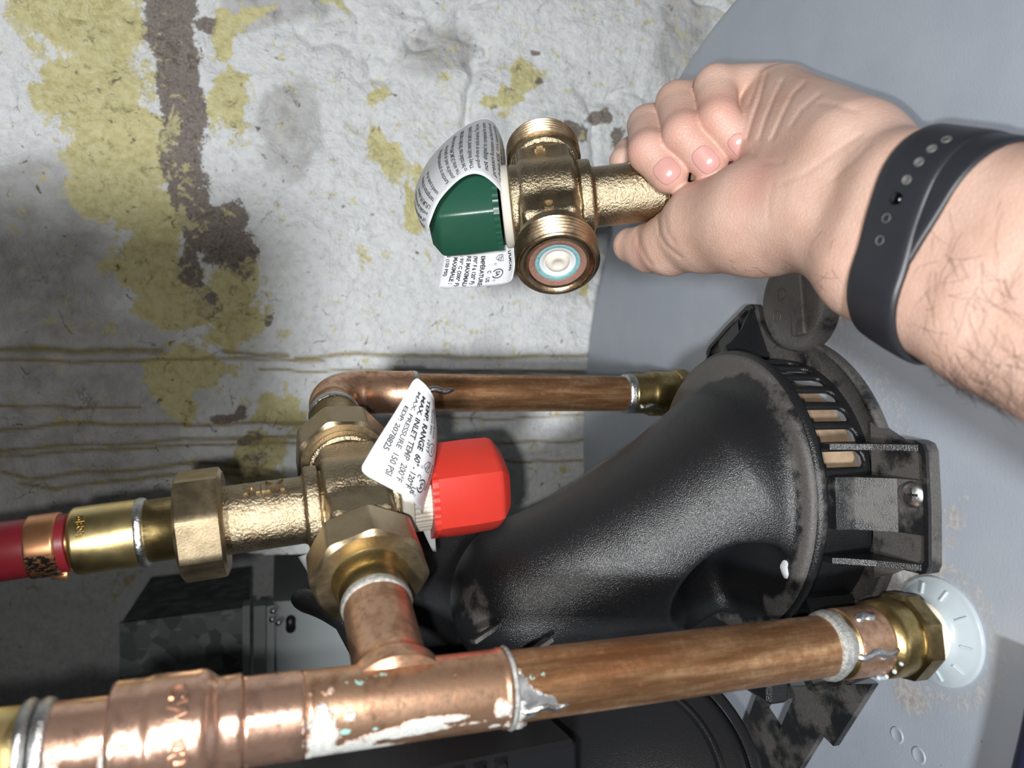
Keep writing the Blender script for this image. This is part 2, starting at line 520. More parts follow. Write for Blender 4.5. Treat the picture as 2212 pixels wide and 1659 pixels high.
def mk_bronze(name, c0, c1, rough, bs, bd, sc=0.55, dark=0.35):
    g = G(name); v = g.attr('lc')
    n = g.noise(v, 0.12, 5, 0.6); f = g.noise(v, sc, 5, 0.6)
    base = g.mix(g.step(n, 0.3, 0.7), c0, c1)
    base = g.mix(g.ma('MULTIPLY', g.step(f, 0.48, 0.30), dark), base, tuple(x * 0.45 for x in c0))
    return g.fin(base, g.rng(n, 0.3, 0.7, rough - 0.05, rough + 0.07), 1.0, g.bump(f, bs, bd))
def mk_copper(name, streak=1.0, rough=0.34, c=(0.76, 0.46, 0.245), dk=(0.34, 0.165, 0.075)):
    g = G(name); v = g.attr('lc')
    flux = g.attr('flux', 'Fac'); sol = g.attr('sold', 'Fac'); pat = g.attr('pat', 'Fac')
    vs = g.scale(v, (0.10, 1.0, 1.0))
    n = g.noise(vs, 0.28, 6, 0.62); n2 = g.noise(v, 0.30, 5, 0.65); n3 = g.noise(v, 1.3, 3); n6 = g.noise(v, 0.09, 5, 0.6, 0.5)
    t = g.ma('ADD', g.ma('MULTIPLY', n, streak), g.ma('MULTIPLY', n2, 1.0 - 0.5 * streak))
    base = g.mix(g.step(t, 0.46, 0.90), c, dk)
    base = g.mix(g.ma('MULTIPLY', g.step(n6, 0.50, 0.68), 0.6), base, dk)
    base = g.mix(g.ma('MULTIPLY', g.step(n2, 0.55, 0.7), 0.45), base, (0.56, 0.27, 0.16))
    pf = g.step(g.ma('ADD', pat, g.ma('MULTIPLY', n2, 0.7)), 0.845, 0.90)
    base = g.mix(pf, base, (0.25, 0.50, 0.44))
    sf = g.step(g.ma('ADD', sol, g.ma('MULTIPLY', n2, 0.5)), 0.72, 0.80)
    base = g.mix(sf, base, (0.60, 0.61, 0.62))
    ff = g.step(g.ma('ADD', flux, g.ma('MULTIPLY', n2, 0.6)), 0.70, 0.82)
    base = g.mix(ff, base, g.ramp(n3, [(0.3, (0.38, 0.38, 0.35)), (0.6, (0.56, 0.57, 0.55))]))
    nm = g.ma('MAXIMUM', ff, pf)
    met = g.ma('SUBTRACT', 0.86, g.ma('MULTIPLY', nm, 0.82))
    ro = g.ma('ADD', g.rng(n2, 0.3, 0.7, rough - 0.06, rough + 0.1), g.ma('MULTIPLY', nm, 0.28))
    h = g.ma('ADD', g.ma('ADD', g.ma('MULTIPLY', sf, 1.2), g.ma('MULTIPLY', ff, 1.0)), g.ma('MULTIPLY', n2, 0.25))
    return g.fin(base, ro, met, g.bump(h, 0.5, 0.0008))
def mk_metal(name, c, rough, sc=0.3, var=0.3, bs=0.1, metal=1.0, stretch=(1, 1, 1)):
    g = G(name); v = g.scale(g.attr('lc'), stretch)
    n = g.noise(v, sc, 5, 0.6)
    base = g.mix(g.step(n, 0.3, 0.75), c, tuple(x * (1 - var) for x in c))
    return g.fin(base, g.rng(n, 0.3, 0.7, rough - 0.04, rough + 0.06), metal, g.bump(g.noise(v, sc * 3, 4), bs, 0.0006))
def mk_plain(name, c, rough, var=0.08, sc=0.2, bs=0.08, bsc=1.5, **kw):
    g = G(name); v = g.attr('lc'); n = g.noise(v, sc, 4)
    base = g.mix(n, tuple(x * (1 - var) for x in c), tuple(min(1, x * (1 + var)) for x in c))
    return g.fin(base, rough, 0, g.bump(g.noise(v, bsc, 3), bs, 0.0004), **kw)
def mk_skin():
    g = G('skin'); v = g.attr('lc'); r = g.attr('red', 'Fac')
    n = g.noise(v, 0.055, 5, 0.6); n2 = g.noise(v, 0.22, 4, 0.6); f = g.noise(v, 1.3, 4, 0.65); 
    base = g.ramp(n, [(0.3, (0.53, 0.33, 0.255)), (0.5, (0.59, 0.385, 0.305)), (0.72, (0.64, 0.445, 0.365))])
    rf = g.ma('MULTIPLY', g.step(g.ma('ADD', r, g.ma('MULTIPLY', n2, 0.5)), 0.35, 1.1), 0.62)
    base = g.mix(rf, base, (0.60, 0.235, 0.20))
    cre = g.voro(g.scale(v, (1.0, 1.0, 1.0)), 0.55, 'DISTANCE_TO_EDGE')
    h = g.ma('ADD', g.ma('MULTIPLY', f, 0.7), g.ma('MULTIPLY', g.step(cre, 0.0, 0.12), 0.35))
    return g.fin(base, g.rng(f, 0.3, 0.7, 0.42, 0.52), 0, g.bump(h, 0.34, 0.0008),
                 Subsurface_Weight=0.12, Subsurface_Radius=(0.006, 0.0025, 0.0012), Subsurface_Scale=0.6)
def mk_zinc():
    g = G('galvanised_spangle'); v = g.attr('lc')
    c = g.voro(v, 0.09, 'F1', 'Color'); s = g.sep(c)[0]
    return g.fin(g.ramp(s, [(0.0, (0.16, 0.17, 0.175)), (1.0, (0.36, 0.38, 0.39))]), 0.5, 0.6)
def mk_crimp():
    g = G('crimp_copper'); v = g.attr('lc'); e = g.attr('ink', 'Fac')
    n = g.noise(v, 0.3, 4)
    base = g.mix(n, (0.62, 0.27, 0.12), (0.78, 0.42, 0.22))
    ef = g.step(g.ma('MULTIPLY', e, g.step(g.noise(g.scale(v, (0.45, 1, 1)), 0.9, 3, 0.6, 0.4), 0.45, 0.52)), 0.4, 0.6)
    return g.fin(g.mix(ef, base, (0.06, 0.05, 0.05)), 0.35, 0.85, g.bump(ef, -0.4, 0.0004))
M['wall'] = mk_wall(); M['tank'] = mk_tank()
M['black'] = mk_black(); M['black_gloss'] = mk_black('black_gloss_plastic', 0.3, 0.25, 0.4)
M['bronze'] = mk_bronze('cast_bronze', (0.41, 0.33, 0.215), (0.52, 0.425, 0.29), 0.30, 0.62, 0.0010, 0.8)
M['nut'] = mk_bronze('machined_bronze', (0.38, 0.30, 0.19), (0.46, 0.37, 0.24), 0.40, 0.16, 0.0005, 1.2, 0.2)
M['thread'] = mk_bronze('worn_bronze_thread', (0.40, 0.29, 0.18), (0.52, 0.40, 0.26), 0.30, 0.15, 0.0005, 0.6, 0.4)
M['copper'] = mk_copper('copper_tube')
M['copper_fit'] = mk_copper('copper_fitting', 0.25, 0.33, (0.68, 0.42, 0.275), (0.30, 0.155, 0.09))
M['copper_pink'] = mk_copper('pink_copper_casting', 0.2, 0.22, (0.72, 0.45, 0.33), (0.40, 0.26, 0.20))
M['brass'] = mk_metal('polished_brass', (0.86, 0.68, 0.32), 0.32, 0.15, 0.15, 0.05)
M['brass_old'] = mk_metal('tarnished_brass', (0.56, 0.42, 0.18), 0.31, 0.25, 0.4, 0.12)
M['brass_dark'] = mk_metal('dark_brass', (0.36, 0.27, 0.13), 0.32, 0.25, 0.5, 0.12)
M['solder'] = mk_metal('solder', (0.70, 0.70, 0.69), 0.28, 0.5, 0.25, 0.5)
M['solder_dull'] = mk_metal('dull_solder', (0.56, 0.56, 0.53), 0.42, 0.6, 0.45, 0.9, 0.6)
M['zinc'] = mk_zinc()
M['steel'] = mk_metal('zinc_screw', (0.62, 0.64, 0.64), 0.3, 0.5, 0.15)
M['red'] = mk_plain('red_plastic', (0.52, 0.034, 0.022), 0.36, 0.04)
M['green'] = mk_plain('green_plastic', (0.015, 0.075, 0.046), 0.34, 0.06)
M['white'] = mk_plain('ivory_plastic', (0.62, 0.59, 0.51), 0.4)
M['card'] = mk_plain('white_card', (0.60, 0.615, 0.635), 0.40, 0.02)
M['ink'] = mk_plain('black_ink', (0.012, 0.012, 0.015), 0.5)
M['pex'] = mk_plain('red_pex', (0.27, 0.020, 0.032), 0.38, 0.12)
M['crimp'] = mk_crimp()
M['teflon'] = mk_plain('teflon_tape', (0.78, 0.72, 0.58), 0.6, 0.12, 0.5, 0.5, 0.9)
M['collar'] = mk_plain('pale_plastic', (0.58, 0.66, 0.70), 0.22, 0.05, Transmission_Weight=0.25)
M['skin'] = mk_skin()
M['nail'] = mk_plain('nail', (0.56, 0.30, 0.27), 0.24, 0.06)
M['rubber'] = mk_plain('black_rubber', (0.017, 0.019, 0.024), 0.42, 0.1, 0.2, 0.1, 2.0)
M['peg'] = mk_metal('dark_stud', (0.10, 0.10, 0.11), 0.15)
M['grey_rubber'] = mk_plain('grey_rubber', (0.11, 0.11, 0.107), 0.5)
M['hair'] = mk_plain('dark_hair', (0.045, 0.03, 0.024), 0.45)
M['teal'] = mk_plain('verdigris', (0.17, 0.36, 0.38), 0.5, 0.4, 0.5, 0.5)
M['rust'] = mk_plain('copper_crust', (0.24, 0.13, 0.10), 0.55, 0.4, 0.6, 0.6)
M['grey_paint'] = mk_plain('grey_sheet_paint', (0.30, 0.33, 0.33), 0.42, 0.08, 0.05)
M['navy'] = mk_plain('navy_sleeve', (0.018, 0.02, 0.045), 0.4)
M['inside'] = mk_plain('sooty_metal', (0.42, 0.30, 0.20), 0.6, 0.5, 0.15, 0.3)
M['concrete'] = mk_plain('concrete', (0.16, 0.155, 0.15), 0.85, 0.2, 0.02, 0.4, 0.1)
M['plaster'] = mk_plain('grey_plaster', (0.13, 0.13, 0.125), 0.85, 0.15, 0.01, 0.4, 0.1)
# ------------------------------------------------------------------ the room
WALL_Y = 660.0
def wpt(px, py):
    """picture point on the wall plane -> wall (X, Z) in mm"""
    r = np.array([(px - PCX) / FPX, (py - PCY) / FPX, 1.0]); k = WALL_Y / (-SN * r[0] + CS)
    w = W(r * k) * 1000; return np.array([w[0], w[2]])

def seg_dist(X, Z, pts):
    d = np.full(X.shape, 1e9)
    for a, b in zip(pts[:-1], pts[1:]):
        ab = b - a; t = np.clip(((X - a[0]) * ab[0] + (Z - a[1]) * ab[1]) / (ab @ ab), 0, 1)
        d = np.minimum(d, np.hypot(X - a[0] - t * ab[0], Z - a[1] - t * ab[1]))
    return d

def build_wall():
    xs = np.concatenate([np.linspace(-1600, -330, 14)[:-1], np.arange(-330, 470, 1.9), np.linspace(470, 1600, 14)[1:]])
    zs = np.concatenate([np.linspace(0, 1130, 14)[:-1], np.arange(1130, 1960, 1.9), np.linspace(1960, 2400, 7)[1:]])
    X, Z = np.meshgrid(xs, zs, indexing='ij')
    fx, fz = X / 1000, Z / 1000
    h = 30 * (fbm(fx * 5.2, fz * 4.0, 3, 3) - 0.5) + 12 * (fbm(fx * 17, fz * 13, 4, 11) - 0.5) + 3.2 * (fbm(fx * 60, fz * 55, 4, 23, 0.62) - 0.5)
    rid = 1 - np.abs(2 * fbm(fx * 9 + 3.1, fz * 7, 4, 31) - 1)
    h -= 9 * np.clip((rid - 0.90) / 0.10, 0, 1) ** 1.5 * np.clip(fbm(fx * 4, fz * 4, 2, 41) * 2 - 0.7, 0, 1)
    wob = 5 * (fbm(fx * 30, fz * 30, 3, 51) - 0.5)
    wx, wz = X + 46 * (fbm(fx * 14, fz * 14, 5, 61, .6) - 0.5), Z + 46 * (fbm(fx * 14, fz * 14, 5, 71, .6) - 0.5)
    def blob(lst):
        m = np.zeros_like(X)
        for px, py, rx, ry in lst:
            c = wpt(px, py); s = 0.365
            m = np.maximum(m, np.exp(-(((wz - c[1]) / (rx * s)) ** 2 + ((wx - c[0]) / (ry * s)) ** 2)))
        return m
    y = blob([(170, 40, 150, 110), (190, 200, 130, 130), (270, 330, 140, 110), (330, 470, 120, 90), (330, 570, 110, 80), (240, 400, 90, 90),
              (480, 60, 40, 70), (490, 220, 55, 100), (400, 650, 120, 70), (500, 610, 60, 60), (520, 700, 70, 60), (420, 780, 80, 60), (400, 850, 35, 90),
              (590, 900, 60, 50), (560, 1000, 70, 70), (600, 1090, 60, 60), (840, 360, 60, 55), (880, 440, 25, 90), (930, 380, 60, 40),
              (1150, 170, 60, 50), (1110, 220, 50, 30), (1250, 600, 30, 40), (700, 0, 60, 20), (560, 30, 80, 14), (1060, 230, 35, 20), (820, 200, 30, 40)])
    b = 0.98 * np.exp(-(seg_dist(wx, wz, [wpt(*p) for p in ((360, -60), (355, 60), (375, 200), (400, 300), (420, 430), (470, 470))]) / 21) ** 2)
    b = np.maximum(b, 0.9 * np.exp(-(seg_dist(wx, wz, [wpt(*p) for p in ((430, 470), (500, 520), (530, 560))]) / 17) ** 2))
    b = np.maximum(b, 0.85 * np.exp(-(seg_dist(wx, wz, [wpt(*p) for p in ((420, 500), (410, 560), (440, 620), (450, 650))]) / 11) ** 2))
    b = np.maximum(b, blob([(540, 570, 30, 30), (480, 900, 30, 20), (550, 1010, 40, 25), (530, 960, 40, 20), (1290, 270, 34, 34), (1250, 300, 40, 40), (1330, 320, 30, 40), (1180, 110, 22, 12),  # brown spots; the cluster beside the held valve paints in its dark shadow
                            (1110, 210, 25, 14), (1060, 240, 14, 10), (440, 30, 30, 30), (1180, 180, 20, 18), (580, 690, 12, 25)]) * 0.9)
    y = np.maximum(y, 0.25 * (X > -400))
    d = np.zeros_like(X)
    for pts, wdt in (([(-40, 757), (120, 755), (345, 757)], 3.2), ([(-40, 779), (200, 780), (350, 778), (460, 772), (700, 778)], 1.6), ([(480, 758), (560, 766), (622, 766)], 2.0),
                     ([(640, 771), (800, 766), (960, 768), (1100, 773), (1280, 768)], 2.2), ([(560, 795), (700, 802), (900, 800), (1270, 800)], 1.3),
                     ([(-40, 872), (40, 882), (170, 880), (300, 878)], 1.5), ([(0, 930), (90, 922), (180, 914), (265, 916), (500, 915), (680, 914)], 2.0),
                     ([(-40, 975), (150, 962), (300, 955), (400, 945), (640, 944)], 1.8), ([(-40, 984), (60, 982), (250, 968), (420, 958), (700, 957)], 1.6),
                     ([(0, 1020), (60, 1036), (200, 1020), (340, 1012), (410, 1000), (480, 1003), (600, 1020)], 2.0), ([(40, 1045), (120, 1056), (260, 1036), (400, 1026), (560, 1022)], 2.0),
                     ([(850, 900), (1010, 905), (1260, 898)], 1.2), ([(900, 955), (1100, 958), (1260, 950)], 1.6), ([(1010, 985), (1130, 1000), (1250, 990)], 1.4)):
        q = seg_dist(X + wob, Z, [wpt(*p) for p in pts])
        d = np.maximum(d, np.clip(1.25 - q / wdt, 0, 1))
    w = blob([(60, 480, 140, 140), (90, 620, 150, 120), (200, 830, 230, 160), (150, 1000, 230, 130), (1480, 110, 90, 150), (600, 20, 120, 60), (620, 300, 70, 120), (950, 120, 90, 60)])  # worn grey areas; the patch beside the hand paints in its shadow
    Yv = WALL_Y - h - 3.0
    # the masonry breaks off at a dark opening on the left
    cut = np.clip((-138 - X - 10 * (fbm(fz * 14, fz * 3, 3, 81) - 0.5)) / 12, 0, 1)
    Yv = Yv + 420 * cut
    V = np.stack([X, Yv, Z], -1).reshape(-1, 3)
    nx, nz = X.shape
    i = np.arange((nx - 1) * nz).reshape(nx - 1, nz)[:, :-1].ravel()
    F = np.stack([i, i + nz, i + nz + 1, i + 1], 1)
    lc = np.stack([X, h * 1.0 + cut * 100, Z], -1).reshape(-1, 3)
    o = one('wall_back', 'rough stone wall in flaking white and yellow paint', None, (V, F, lc), M['wall'], base=(0, 0.66, 0), c=False, kind='structure',
            attrs=dict(mky=y.ravel(), mkb=b.ravel(), mkd=d.ravel(), mkw=w.ravel()))
    return o
build_wall()
def slab(name, c, h, mat):
    v, f = box(c, *h)
    o = one(name, None, None, (v, f), mat, base=np.asarray(c) / 1000, c=False, kind='structure', smooth=False); return o
slab('floor', (0, -600, -50), (1900, 1900, 50), M['concrete'])
slab('ceiling', (0, -600, 2450), (1900, 1900, 50), M['plaster'])
slab('added_shade_beam', (-782, -30, 2112), (808, 30, 288), M['plaster'])  # unseen block added to shade the wall's upper left from the lamp
slab('wall_left', (-1650, -600, 1200), (50, 1900, 1200), M['plaster'])
slab('wall_right', (1650, -600, 1200), (50, 1900, 1200), M['plaster'])
slab('wall_front', (0, -2150, 1200), (1600, 50, 1200), M['plaster'])
slab('wall_recess', (0, 1150, 1200), (1600, 50, 1200), M['plaster'])

# ------------------------------------------------------------------ water heater
TC = np.array([-53.0, 341.0]); TR = 282.0; TZ = TANK_Z * 1000
heater = Thing('water_heater', 'grey enamelled water heater below the copper pipes', 'water heater', (TC[0] / 1000, TC[1] / 1000, 0))
def tank_top():
    rs = np.concatenate([np.arange(0, 276, 2.4), [277, 279, 280.5, 281.6, 282]]); n = 420
    ph = np.linspace(0, 2 * np.pi, n, endpoint=False)
    R, P = np.meshgrid(rs, ph, indexing='ij')
    X, Y = TC[0] + R * np.cos(P), TC[1] + R * np.sin(P)
    z = np.where(R > 277, -(5 - np.sqrt(np.maximum(25 - (R - 277) ** 2, 0))), 0.0)
    V = np.stack([X, Y, TZ + z], -1).reshape(-1, 3)
    m = len(rs); F = []
    i = np.repeat(np.arange(m - 1), n); j = np.tile(np.arange(n), m - 1); k = (j + 1) % n
    F = np.stack([i * n + j, (i + 1) * n + j, (i + 1) * n + k, i * n + k], 1)
    hx, hy = -100.0, 245.0
    d = 0.45 * np.exp(-(np.maximum(np.abs(R - 84) - 4, 0) / 9) ** 2) + 0.5 * np.exp(-((np.hypot(X - hx, Y - hy) - 26) / 10) ** 2)
    def bl(px, py, r, a):
        rr = np.array([(px - PCX) / FPX, (py - PCY) / FPX, 1.0]); kk = 254 / (CS * rr[0] + SN); w = W(rr * kk) * 1000
        return a * np.exp(-((X - w[0]) ** 2 + (Y - w[1]) ** 2) / r ** 2)
    for q in ((2060, 1120, 9, .62), (2085, 1080, 6, .5), (2055, 1170, 5, .6), (1960, 1500, 12, .75), (1990, 1520, 8, .65), (1815, 680, 10, .7), (1800, 720, 7, .4), (1930, 1620, 6, .4), (2030, 1060, 6, .35), (2165, 1505, 2.5, .5), (1900, 1590, 5, .35)):
        d = np.maximum(d, bl(*q))
    return V, F, dict(mkd=d.ravel())
v_, f_, a_ = tank_top()
tt = heater.part('top_pan', (v_, f_, v_ - np.array([0, 0, TZ])), M['tank'], c=False, attrs=a_)
heater.part('jacket', lathe([(0, 281), (4, 282), (TZ - 8, 282), (TZ - 4, 282.0)], (TC[0], TC[1], 0), (0, 0, 1), (0, -1, 0), 96, close=False), M['tank'], c=False)
def tank_pt(px, py, h=0.0):
    r = np.array([(px - PCX) / FPX, (py - PCY) / FPX, 1.0]); k = (254 - h) / (CS * r[0] + SN); return W(r * k) * 1000
for (px, py) in ((1985, 1632), (1938, 1588)):
    p = tank_pt(px, py)
    heater.part('pressed_dimple', lathe([(-0.5, 3.6), (0.2, 3.5), (0.5, 3.1), (0.25, 2.6), (0.2, 0.01)], p, (0, 0, 1), (0, -1, 0), 28, close=False), M['tank'], c=False)
# ------------------------------------------------------------------ plumbing frame
DP = nrm((4694, 40, 1662))                     # downwards along the pipes
H0 = np.array([90.0, 98.3, 280.0])             # a point on the hot pipe axis
def t_at(org, d, px):
    q = (px - PCX) / FPX; return (q * org[2] - org[0]) / (d[0] - q * d[2])
ht = lambda px: t_at(H0, DP, px)
TEE = H0 + ht(860) * DP
C0 = np.array([68.6, 6.2, 500.0]) * 0.965
q_ = C0 - TEE; q_ = q_ - DP * (q_ @ DP); LN = np.linalg.norm(q_); NV = q_ / LN    # from hot tee to cold elbow
ELB = TEE + LN * NV
ct = lambda px: t_at(C0, DP, px)
VC = TEE + 109.7 * NV
AV = nrm(-DP + 0.115 * np.cross(NV, DP)); AV = nrm(AV - NV * (AV @ NV))            # valve outlet direction (up)
at_ = lambda px: t_at(VC, AV, px)
UPI = np.array([0, -1.0, 0])
TOC = np.array([0, 0, -1.0])

def cyl_attr(L, fl=(), so=(), pt=()):
    """surface marks in (u, angle) for a lathed part: lists of (u, deg, su, sdeg, amp)"""
    u = L[:, 0]; ph = np.degrees(np.arctan2(L[:, 2], L[:, 1]))
    def ev(lst):
        m = np.zeros(len(u))
        for uu, pp, su, sp, a in lst:
            dp = (ph - pp + 180) % 360 - 180
            m = np.maximum(m, a * np.exp(-((u - uu) / su) ** 2 - (dp / sp) ** 2))
        return m
    return dict(flux=ev(fl), sold=ev(so), pat=ev(pt))

def ring_bead(u0, u1, r0, r1, wob=0.25, seed=0):
    pr = [(u0, r0 - .6), (u0 + .15 * (u1 - u0), r0 + .7 * (r1 - r0)), (u0 + .5 * (u1 - u0), r1), (u0 + .85 * (u1 - u0), r0 + .75 * (r1 - r0)), (u1, r0 - .6)]
    rs = np.random.default_rng(seed); ks = rs.uniform(0, 6.28, 6)
    def rf(u, r, ph):
        w = sum(np.sin((i + 2) * ph + ks[i]) / (i + 2) for i in range(6))
        return r + wob * w * (1 if r > r0 else 0)
    return pr, rf

# ---- hot line : axis frame for marks, angle 0 faces the camera, +90 is picture-down
hot = Thing('hot_water_line', 'copper hot water line with tee, soldered joints and white flux crust', 'pipe', W(H0 + ht(1990) * DP))
def hl(name, prof, mat, seg=64, rfun=None, du=None, parent=None, label=None, marks=None, close=True, **kw):
    p = [(ht(x) if x is not None else 0, r) for x, r in prof]
    if du: p = dense(p, du)
    v, f, L = lathe(p, H0, DP, TOC, seg, close, rfun)
    at = cyl_attr(L, **marks) if marks else dict(flux=np.zeros(len(v)), sold=np.zeros(len(v)), pat=np.zeros(len(v)))
    return hot.part(name, (v, f, L), mat, parent, label, attrs=at, **kw)
U = ht
# heater nipple and adapter
hot.part('threaded_nipple', lathe([(U(1930), 10.5), (U(1985), 10.5), (U(1990), 10.8), (U(2045), 11)], H0, DP, TOC, 40), M['teflon'])
pr = []
for i in range(7):
    a = U(1962) + i * (U(1995) - U(1962)) / 7; b = (U(1995) - U(1962)) / 7
    pr += [(a, 12.2), (a + b * .5, 12.9), (a + b, 12.2)]
hot.part('thread_tape', lathe(pr, H0, DP, TOC, 48), M['teflon'])
hl('copper_pipe', [(1050, 11.1), (1795, 11.1)], M['copper'], 72, du=0.9, marks=dict(
    fl=[(U(1105), 25, 3, 50, .55), (U(1100), -50, 2, 30, .4), (U(1760), 0, 2, 60, .35)],
    so=[(U(1110), 12, 7, 48, .85), (U(1140), 12, 9, 26, .75), (U(1180), 22, 8, 7, .6), (U(1105), -25, 2.5, 40, .7), (U(1112), 70, 3, 25, .7), (U(1782), 0, 2.5, 90, .5)],
    pt=[(U(1140), -35, 9, 18, .48), (U(1230), -25, 6, 12, .5), (U(1150), -60, 9, 20, .5), (U(1290), 20, 5, 8, .45)]))
# tee
tee_fl = [(U(690), 20, 5, 60, .75), (U(680), 70, 5, 60, .7), (U(750), 40, 10, 22, .62), (U(800), 55, 12, 18, .62), (U(860), 24, 16, 12, .75), (U(910), 12, 10, 9, .8), (U(955), 12, 6, 8, .7),
          (U(720), 75, 12, 30, .62), (U(1060), 8, 4, 22, .6), (U(1078), 40, 2.5, 25, .5), (U(1050), 40, 3, 8, .6), (U(700), -55, 3, 30, .45), (U(745), -10, 3, 10, .6), (U(1000), 25, 9, 5, .55)]
tee_pt = [(U(760), -55, 12, 20, .5), (U(800), -62, 14, 12, .5), (U(735), 8, 3, 8, .65), (U(800), 10, 3, 7, .62), (U(870), -52, 9, 12, .45), (U(730), -30, 4, 14, .5), (U(950), -50, 10, 10, .42)]
tb = hl('tee_fitting', [(655, 11.6), (656, 12.1), (668, 12.15), (672, 12.0), (1060, 12.0), (1074, 12.1), (1079, 12.5), (1085, 12.4), (1086, 11.4)], M['copper_fit'], 96, du=0.8,
        marks=dict(fl=[(a, b, c * 1.15, d * 1.15, e * 1.03) for a, b, c, d, e in tee_fl], so=[(U(1078), 0, 1.5, 120, .5), (U(662), 0, 2, 150, .55)], pt=tee_pt))
# branch with a flared root
bp = dense([(2, 16.5), (8.5, 15.2), (11, 13.2), (13.5, 12.3), (17, 12.0), (43, 12.0)], 0.9)
v, f, L = lathe(bp, TEE, NV, TOC, 72)
hot.part('tee_branch', (v, f, L), M['copper_fit'], attrs=cyl_attr(L, fl=[(40, 30, 3, 60, .35)], pt=[]))
pr, rf = ring_bead(42.0, 46.2, 12.0, 12.95, .35, 3)
hot.part('solder_joint', lathe(dense(pr, .4), TEE, NV, TOC, 64, True, rf), M['solder_dull'], label='dull grey solder ring')
for nm, x0, x1, r0, r1, sd in (('solder_joint', 1086, 1100, 11.1, 12.5, 5), ('solder_joint', 1772, 1808, 11.2, 12.9, 6)):
    pr, rf = ring_bead(U(x0), U(x1), r0, r1, .6, sd)
    hot.part(nm, lathe(dense(pr, .4), H0, DP, TOC, 72, True, rf), M['solder_dull'])
# drips of solder
def drip(th, line, t0, t1, ang, r, rad, mat, org=None, ax=None):
    org = H0 if org is None else org; ax = DP if ax is None else ax
    a, e, b = frame(ax, TOC); n = 9
    pts = [org + (t0 + (t1 - t0) * i / (n - 1)) * a + rad * (math.cos(math.radians(ang + 4 * math.sin(i * 1.3))) * e + math.sin(math.radians(ang + 4 * math.sin(i * 1.3))) * b) for i in range(n)]
    rr = [r * (0.35 + 0.65 * math.sin(math.pi * (0.12 + 0.8 * i / (n - 1))) ** 0.6) for i in range(n)]
    return th.part('solder_drip', tube(pts, rr, 10), mat)
drip(hot, 0, U(1800), U(1884), 2, 1.9, 12.2, M['solder'])
drip(hot, 0, U(1820), U(1862), -62, 2.0, 12.4, M['solder'])
drip(hot, 0, U(1105), U(1200), 20, 1.3, 10.9, M['solder'])
drip(hot, 0, U(1096), U(1122), 66, 2.0, 10.9, M['solder_dull'])
ad = hl('male_adapter', [(1795, 11.4), (1796, 12.6), (1880, 12.6), (1884, 12.9), (1888, 14.6), (1905, 14.9), (1930, 14.9), (1934, 14.6), (1936, 13)], M['brass_old'], 64, marks=dict(so=[(U(1870), 5, 3, 20, .4)]))
hl('adapter_cup', [(1808, 12.7), (1809, 13.0), (1882, 13.0), (1884, 12.6)], M['copper_fit'], 72, du=1.0, parent=ad, marks=dict(fl=[(U(1850), 8, 7, 9, .5)], so=[(U(1815), 0, 2, 100, .5)]))
hl('hex_flats', [(1934, 15.2), (1938, 17.0), (1964, 17.2), (1969, 15.6), (1971, 12)], M['brass_dark'], 72, rfun=poly_r(8, 0.25, .96), parent=ad, angle=25, label='dark brass wrench flats')
rs = np.random.default_rng(4)
for i in range(26):
    ang = rs.uniform(-20, 75); tt_ = U(1884) + rs.uniform(-1.2, 1.6); a, e, b = frame(DP, TOC)
    c = H0 + tt_ * a + 13.9 * (math.cos(math.radians(ang)) * e + math.sin(math.radians(ang)) * b)
    if i < 8: hot.part('flux_bead', lathe([(-.9, .2), (-.5, .8), (0, 1.05), (.5, .8), (.9, .2)], c, a, e, 8), M['collar'])
# bronze fittings further up the line
hl('coupling', [(524, 11.8), (526, 12.3), (600, 12.3), (648, 12.4), (655, 12.2), (657, 11.6)], M['copper_pink'], 72, du=1.0, marks=dict(fl=[(U(650), 10, 2, 70, .4)]))
cvb = hl('check_valve_body', [(238, 11.8), (240, 14.2), (246, 14.7), (250, 14.9), (318, 14.9), (326, 15.4), (330, 15.5), (420, 15.5), (430, 15.7), (445, 15.5), (470, 13.2), (478, 13.0), (518, 13.3), (524, 12.9), (525, 12)], M['copper_pink'], 72, du=1.0, marks=dict(fl=[(U(242), -40, 1.5, 20, .4)]))
hl('copper_pipe', [(100, 11.3), (240, 11.3)], M['copper_pink'], 64, du=1.0, marks=dict(fl=[(U(125), 20, 5, 50, .6), (U(140), 60, 8, 30, .6), (U(205), 60, 5, 30, .5), (U(235), 10, 2, 40, .6)]))
for x0, x1, sd in ((42, 74, 11), (78, 118, 12)):
    pr, rf = ring_bead(U(x0), U(x1), 11.2, 12.9, .35, sd)
    hot.part('solder_joint', lathe(dense(pr, .5), H0, DP, TOC, 64, True, rf), M['solder'])
v, f, L = lathe([(-800, 11.3), (U(-160), 11.3), (U(60), 11.3)], H0, DP, TOC, 64)
hot.part('brass_riser', (v, f, L), M['brass'])
# raised lettering on the check valve
def wrap_text(th, txt, size, org, ax, u, ang, rad, hgt, mat, parent, along=1, name='raised_lettering', bold=0.0, flip=1):
    """lettering wrapped on a cylinder; text runs round the pipe (along=0) or down it (along=1)"""
    v, f = text_flat(txt, size, bold, 'CENTER')
    if not len(v): return
    a, e, b = frame(ax, TOC)
    def mp(rd):
        out = []
        for x, y in v:
            du, da = (x * flip, y * flip) if along else (y * flip, -x * flip)
            th_ = math.radians(ang) - da / rad
            out.append(org + (u + du) * a + rd * (math.cos(th_) * e + math.sin(th_) * b))
        return np.array(out)
    n = len(v); V = np.concatenate([mp(rad - .2), mp(rad + hgt)])
    F = [tuple(n + i for i in q) for q in f]
    ed = {}
    for q in f:
        for i in range(len(q)):
            k = (q[i], q[(i + 1) % len(q)]); ed[k] = 1
    for (i, j) in ed:
        if (j, i) not in ed: F.append((i, j, n + j, n + i))
    return th.part(name, (V, F), mat, parent, smooth=False)
